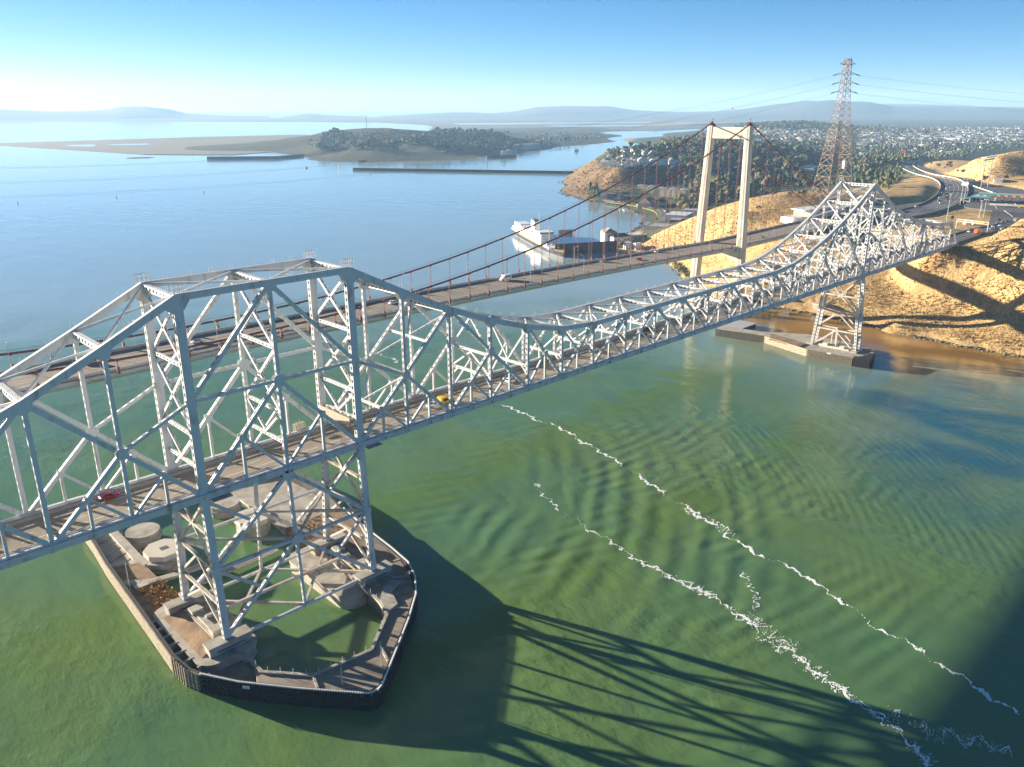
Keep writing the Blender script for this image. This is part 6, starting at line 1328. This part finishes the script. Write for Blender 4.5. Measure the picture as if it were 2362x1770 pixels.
# tufts of dry grass on the near slopes
def tufts(poly,n,seed,m,h0,h1,name):
    R=np.random.default_rng(seed); q=scatter(poly,n,seed); Q,ok=hits(q); mb=MB()
    ok&=~on_road(Q,2)
    for p in Q[ok]:
        hh=R.uniform(h0,h1)
        if p[2]<2 or (480<p[0]<640 and -3<p[1]<22) or (500<p[0]<720 and 98<p[1]<135): continue
        for k in range(3):
            a=R.uniform(0,6.28); r=hh*R.uniform(.5,1.3); mb.add([p+[-math.sin(a)*r*.4,math.cos(a)*r*.4,-.3],p+[math.sin(a)*r*.4,-math.cos(a)*r*.4,-.3],p+[r*math.cos(a)*.6,r*math.sin(a)*.6,hh]],[(0,1,2)])
    return tag(obj(name,mb,m),kind='stuff')
M_TUFT=mat('dry_grass_tufts',(.40,.25,.10),.95,(.24,.14,.06),.06,spec=.1); M_TUFT2=mat('straw_tufts',(.50,.35,.15),.95,(.36,.23,.08),.08,spec=.1)
SL=[(1870,725),(1990,745),(2110,772),(2255,800),(2362,815),(2362,515),(2290,535),(2221,560),(2100,620),(1880,690)]
tufts(SL,1000,201,M_TUFT,.5,1.3,'dry_grass'); tufts(SL,3600,202,M_TUFT2,.4,1.1,'dry_grass')
SL2=[(1484,560),(1584,514),(1640,482),(1728,459),(1810,443),(1880,442),(1880,500),(1700,545),(1560,585)]
tufts(SL2,420,203,M_TUFT,.5,1.4,'dry_grass'); tufts(SL2,2600,204,M_TUFT2,.4,1.1,'dry_grass'); tufts([(1560,600),(1640,575),(1880,540),(1900,640),(1800,700),(1640,680)],1200,205,M_TUFT2,.4,1.1,'dry_grass')
tufts([(1305,445),(1340,392),(1400,348),(1400,385),(1560,395),(1560,430),(1430,440),(1350,452)],900,206,M_LEAF[3],1.,2.6,'dry_scrub'); tufts([(2160,400),(2260,362),(2362,346),(2362,420),(2300,420),(2200,408)],700,207,M_TUFT,.6,1.6,'dry_grass')
# rushes and shrubs on the bank below the suspension tower
mb=MB(); R=np.random.default_rng(5)
for _ in range(240):
    t=R.random(); p=at(1550+50*t+R.normal()*4,606+46*t+R.normal()*4-4,1.0); h=R.uniform(1.5,4)
    for k in range(5): a=R.uniform(0,6.28); q=R.uniform(.6,1.6); mb.add([p,p+[q*math.cos(a),q*math.sin(a),h],p+[q*math.cos(a+.6),q*math.sin(a+.6),h*.7]],[(0,1,2)])
tag(obj('bank_scrub',mb,M_LEAF[1]),kind='stuff')
# ---------------- foam lines on the water ----------------
M_FOAM=mat('sea_foam',(.82,.82,.80),.9)
def foam(pts,clumps,seed,sp,r0,thin=1.,lacy=False):
    """flat flakes of foam gathered into ragged clumps along a drift line"""
    R=np.random.default_rng(seed); P=np.array([at(u,v,0) for u,v in pts]); seg=np.linalg.norm(np.diff(P,axis=0),axis=1); cs=np.r_[0,np.cumsum(seg)]; mb=MB(); T=cs[-1]
    wob=lambda s: .8*math.sin(s*.41)+.5*math.sin(s*1.1+2)+.3*math.sin(s*2.3)
    def pt(s,o):
        s=min(max(s,0),T-1e-3); k=min(max(int(np.searchsorted(cs,s))-1,0),len(seg)-1); d=(P[k+1]-P[k])/seg[k]; nr=np.array((-d[1],d[0],0)); return P[k]+d*(s-cs[k])+nr*(wob(s)*(1 if sp<1.2 else .3)+o),math.atan2(d[1],d[0])
    def flake(s,o,r):
        p,th=pt(s,o); th+=R.normal()*.45; a0=R.uniform(0,6.28); st=R.uniform(1.3,3.2); V=[]
        for j in range(5): a=a0+j*1.2566; q=r*R.uniform(.5,1.25); x,y=q*math.cos(a)*st,q*math.sin(a); V.append((p[0]+x*math.cos(th)-y*math.sin(th),p[1]+x*math.sin(th)+y*math.cos(th),.04+R.uniform(0,.05)))
        mb.add(V+[(x,y,-.05) for x,y,z in V],[tuple(range(5))]+[(j,(j+1)%5,5+(j+1)%5,5+j) for j in range(5)])
    for _ in range(clumps):
        s0=R.uniform(0,T); ln=R.gamma(2.,1.3)+.6; wd=sp*R.uniform(.35,1.2); n=int(18+ln*10)
        for _ in range(n):
            t=R.normal()*.45; o=R.normal()*wd*max(.15,1-abs(t))
            if lacy: o=wd*1.3*math.sin(t*7+s0)+R.normal()*wd*.22
            flake(s0+t*ln,o,r0*R.uniform(.25,1.)*(1.1-min(.8,abs(t))))
    for s in np.arange(0,T,.22):
        if R.random()<thin*(.35+.3*math.sin(s*.23+seed)): flake(s,R.normal()*.10*(1 if sp<1.2 else sp*8),r0*R.uniform(.12,.4))
    return tag(obj('foam_line',mb,M_FOAM),kind='stuff')
F1=[(1155,935),(1190,945),(1240,970),(1290,985),(1345,1020),(1400,1050),(1450,1083),(1500,1115),(1540,1148),(1580,1168),(1625,1198),(1680,1238),(1740,1275),(1800,1300),(1865,1330),(1905,1366),(1960,1395),(2005,1440),(2060,1465),(2120,1500),(2180,1540),(2240,1578),(2300,1615),(2350,1648)]
F2=[(1225,1110),(1250,1135),(1275,1165),(1330,1200),(1380,1235),(1440,1265),(1455,1290),(1520,1310),(1535,1330),(1590,1350),(1660,1385),(1720,1430),(1760,1470),(1830,1510),(1880,1545),(1930,1585),(1965,1615),(2020,1640),(2060,1680),(2110,1720),(2150,1765)]
foam(F1,64,91,.40,.26,1.6); foam(F2,40,92,.45,.2,1.3); foam(F2[6:],16,98,.9,.15,0,True); foam(F2[9:],13,93,1.6,.10,.3,True)
foam([(1700,1310),(1745,1370),(1740,1430),(1800,1480),(1990,1520)],16,94,1.3,.10,.0,True); foam([(1560,1170),(1640,1200),(1700,1240)],9,95,1.4,.12,0,True); foam([(2040,1640),(2150,1690),(2330,1730)],16,96,1.8,.11,0,True)
foam([(440,1555),(400,1525),(380,1500)],6,97,.4,.2); foam([(860,815),(900,825),(960,860)],5,99,.5,.22); foam([(655,775),(760,790)],4,100,.5,.2)
# ---------------- haze ----------------
hz=obj('haze',MB().bx(-700,21500,-7200,21500,-12,400),None); tag(hz,kind='stuff')
hm=bpy.data.materials.new('haze'); hm.use_nodes=True; n=hm.node_tree.nodes; n.remove(n['Principled BSDF']); pv=n.new('ShaderNodeVolumePrincipled'); pv.inputs['Color'].default_value=(.42,.68,1.,1); pv.inputs['Density'].default_value=7.2e-5; pv.inputs['Anisotropy'].default_value=.1
hm.node_tree.links.new(pv.outputs[0],n['Material Output'].inputs['Volume']); hz.data.materials.append(hm)
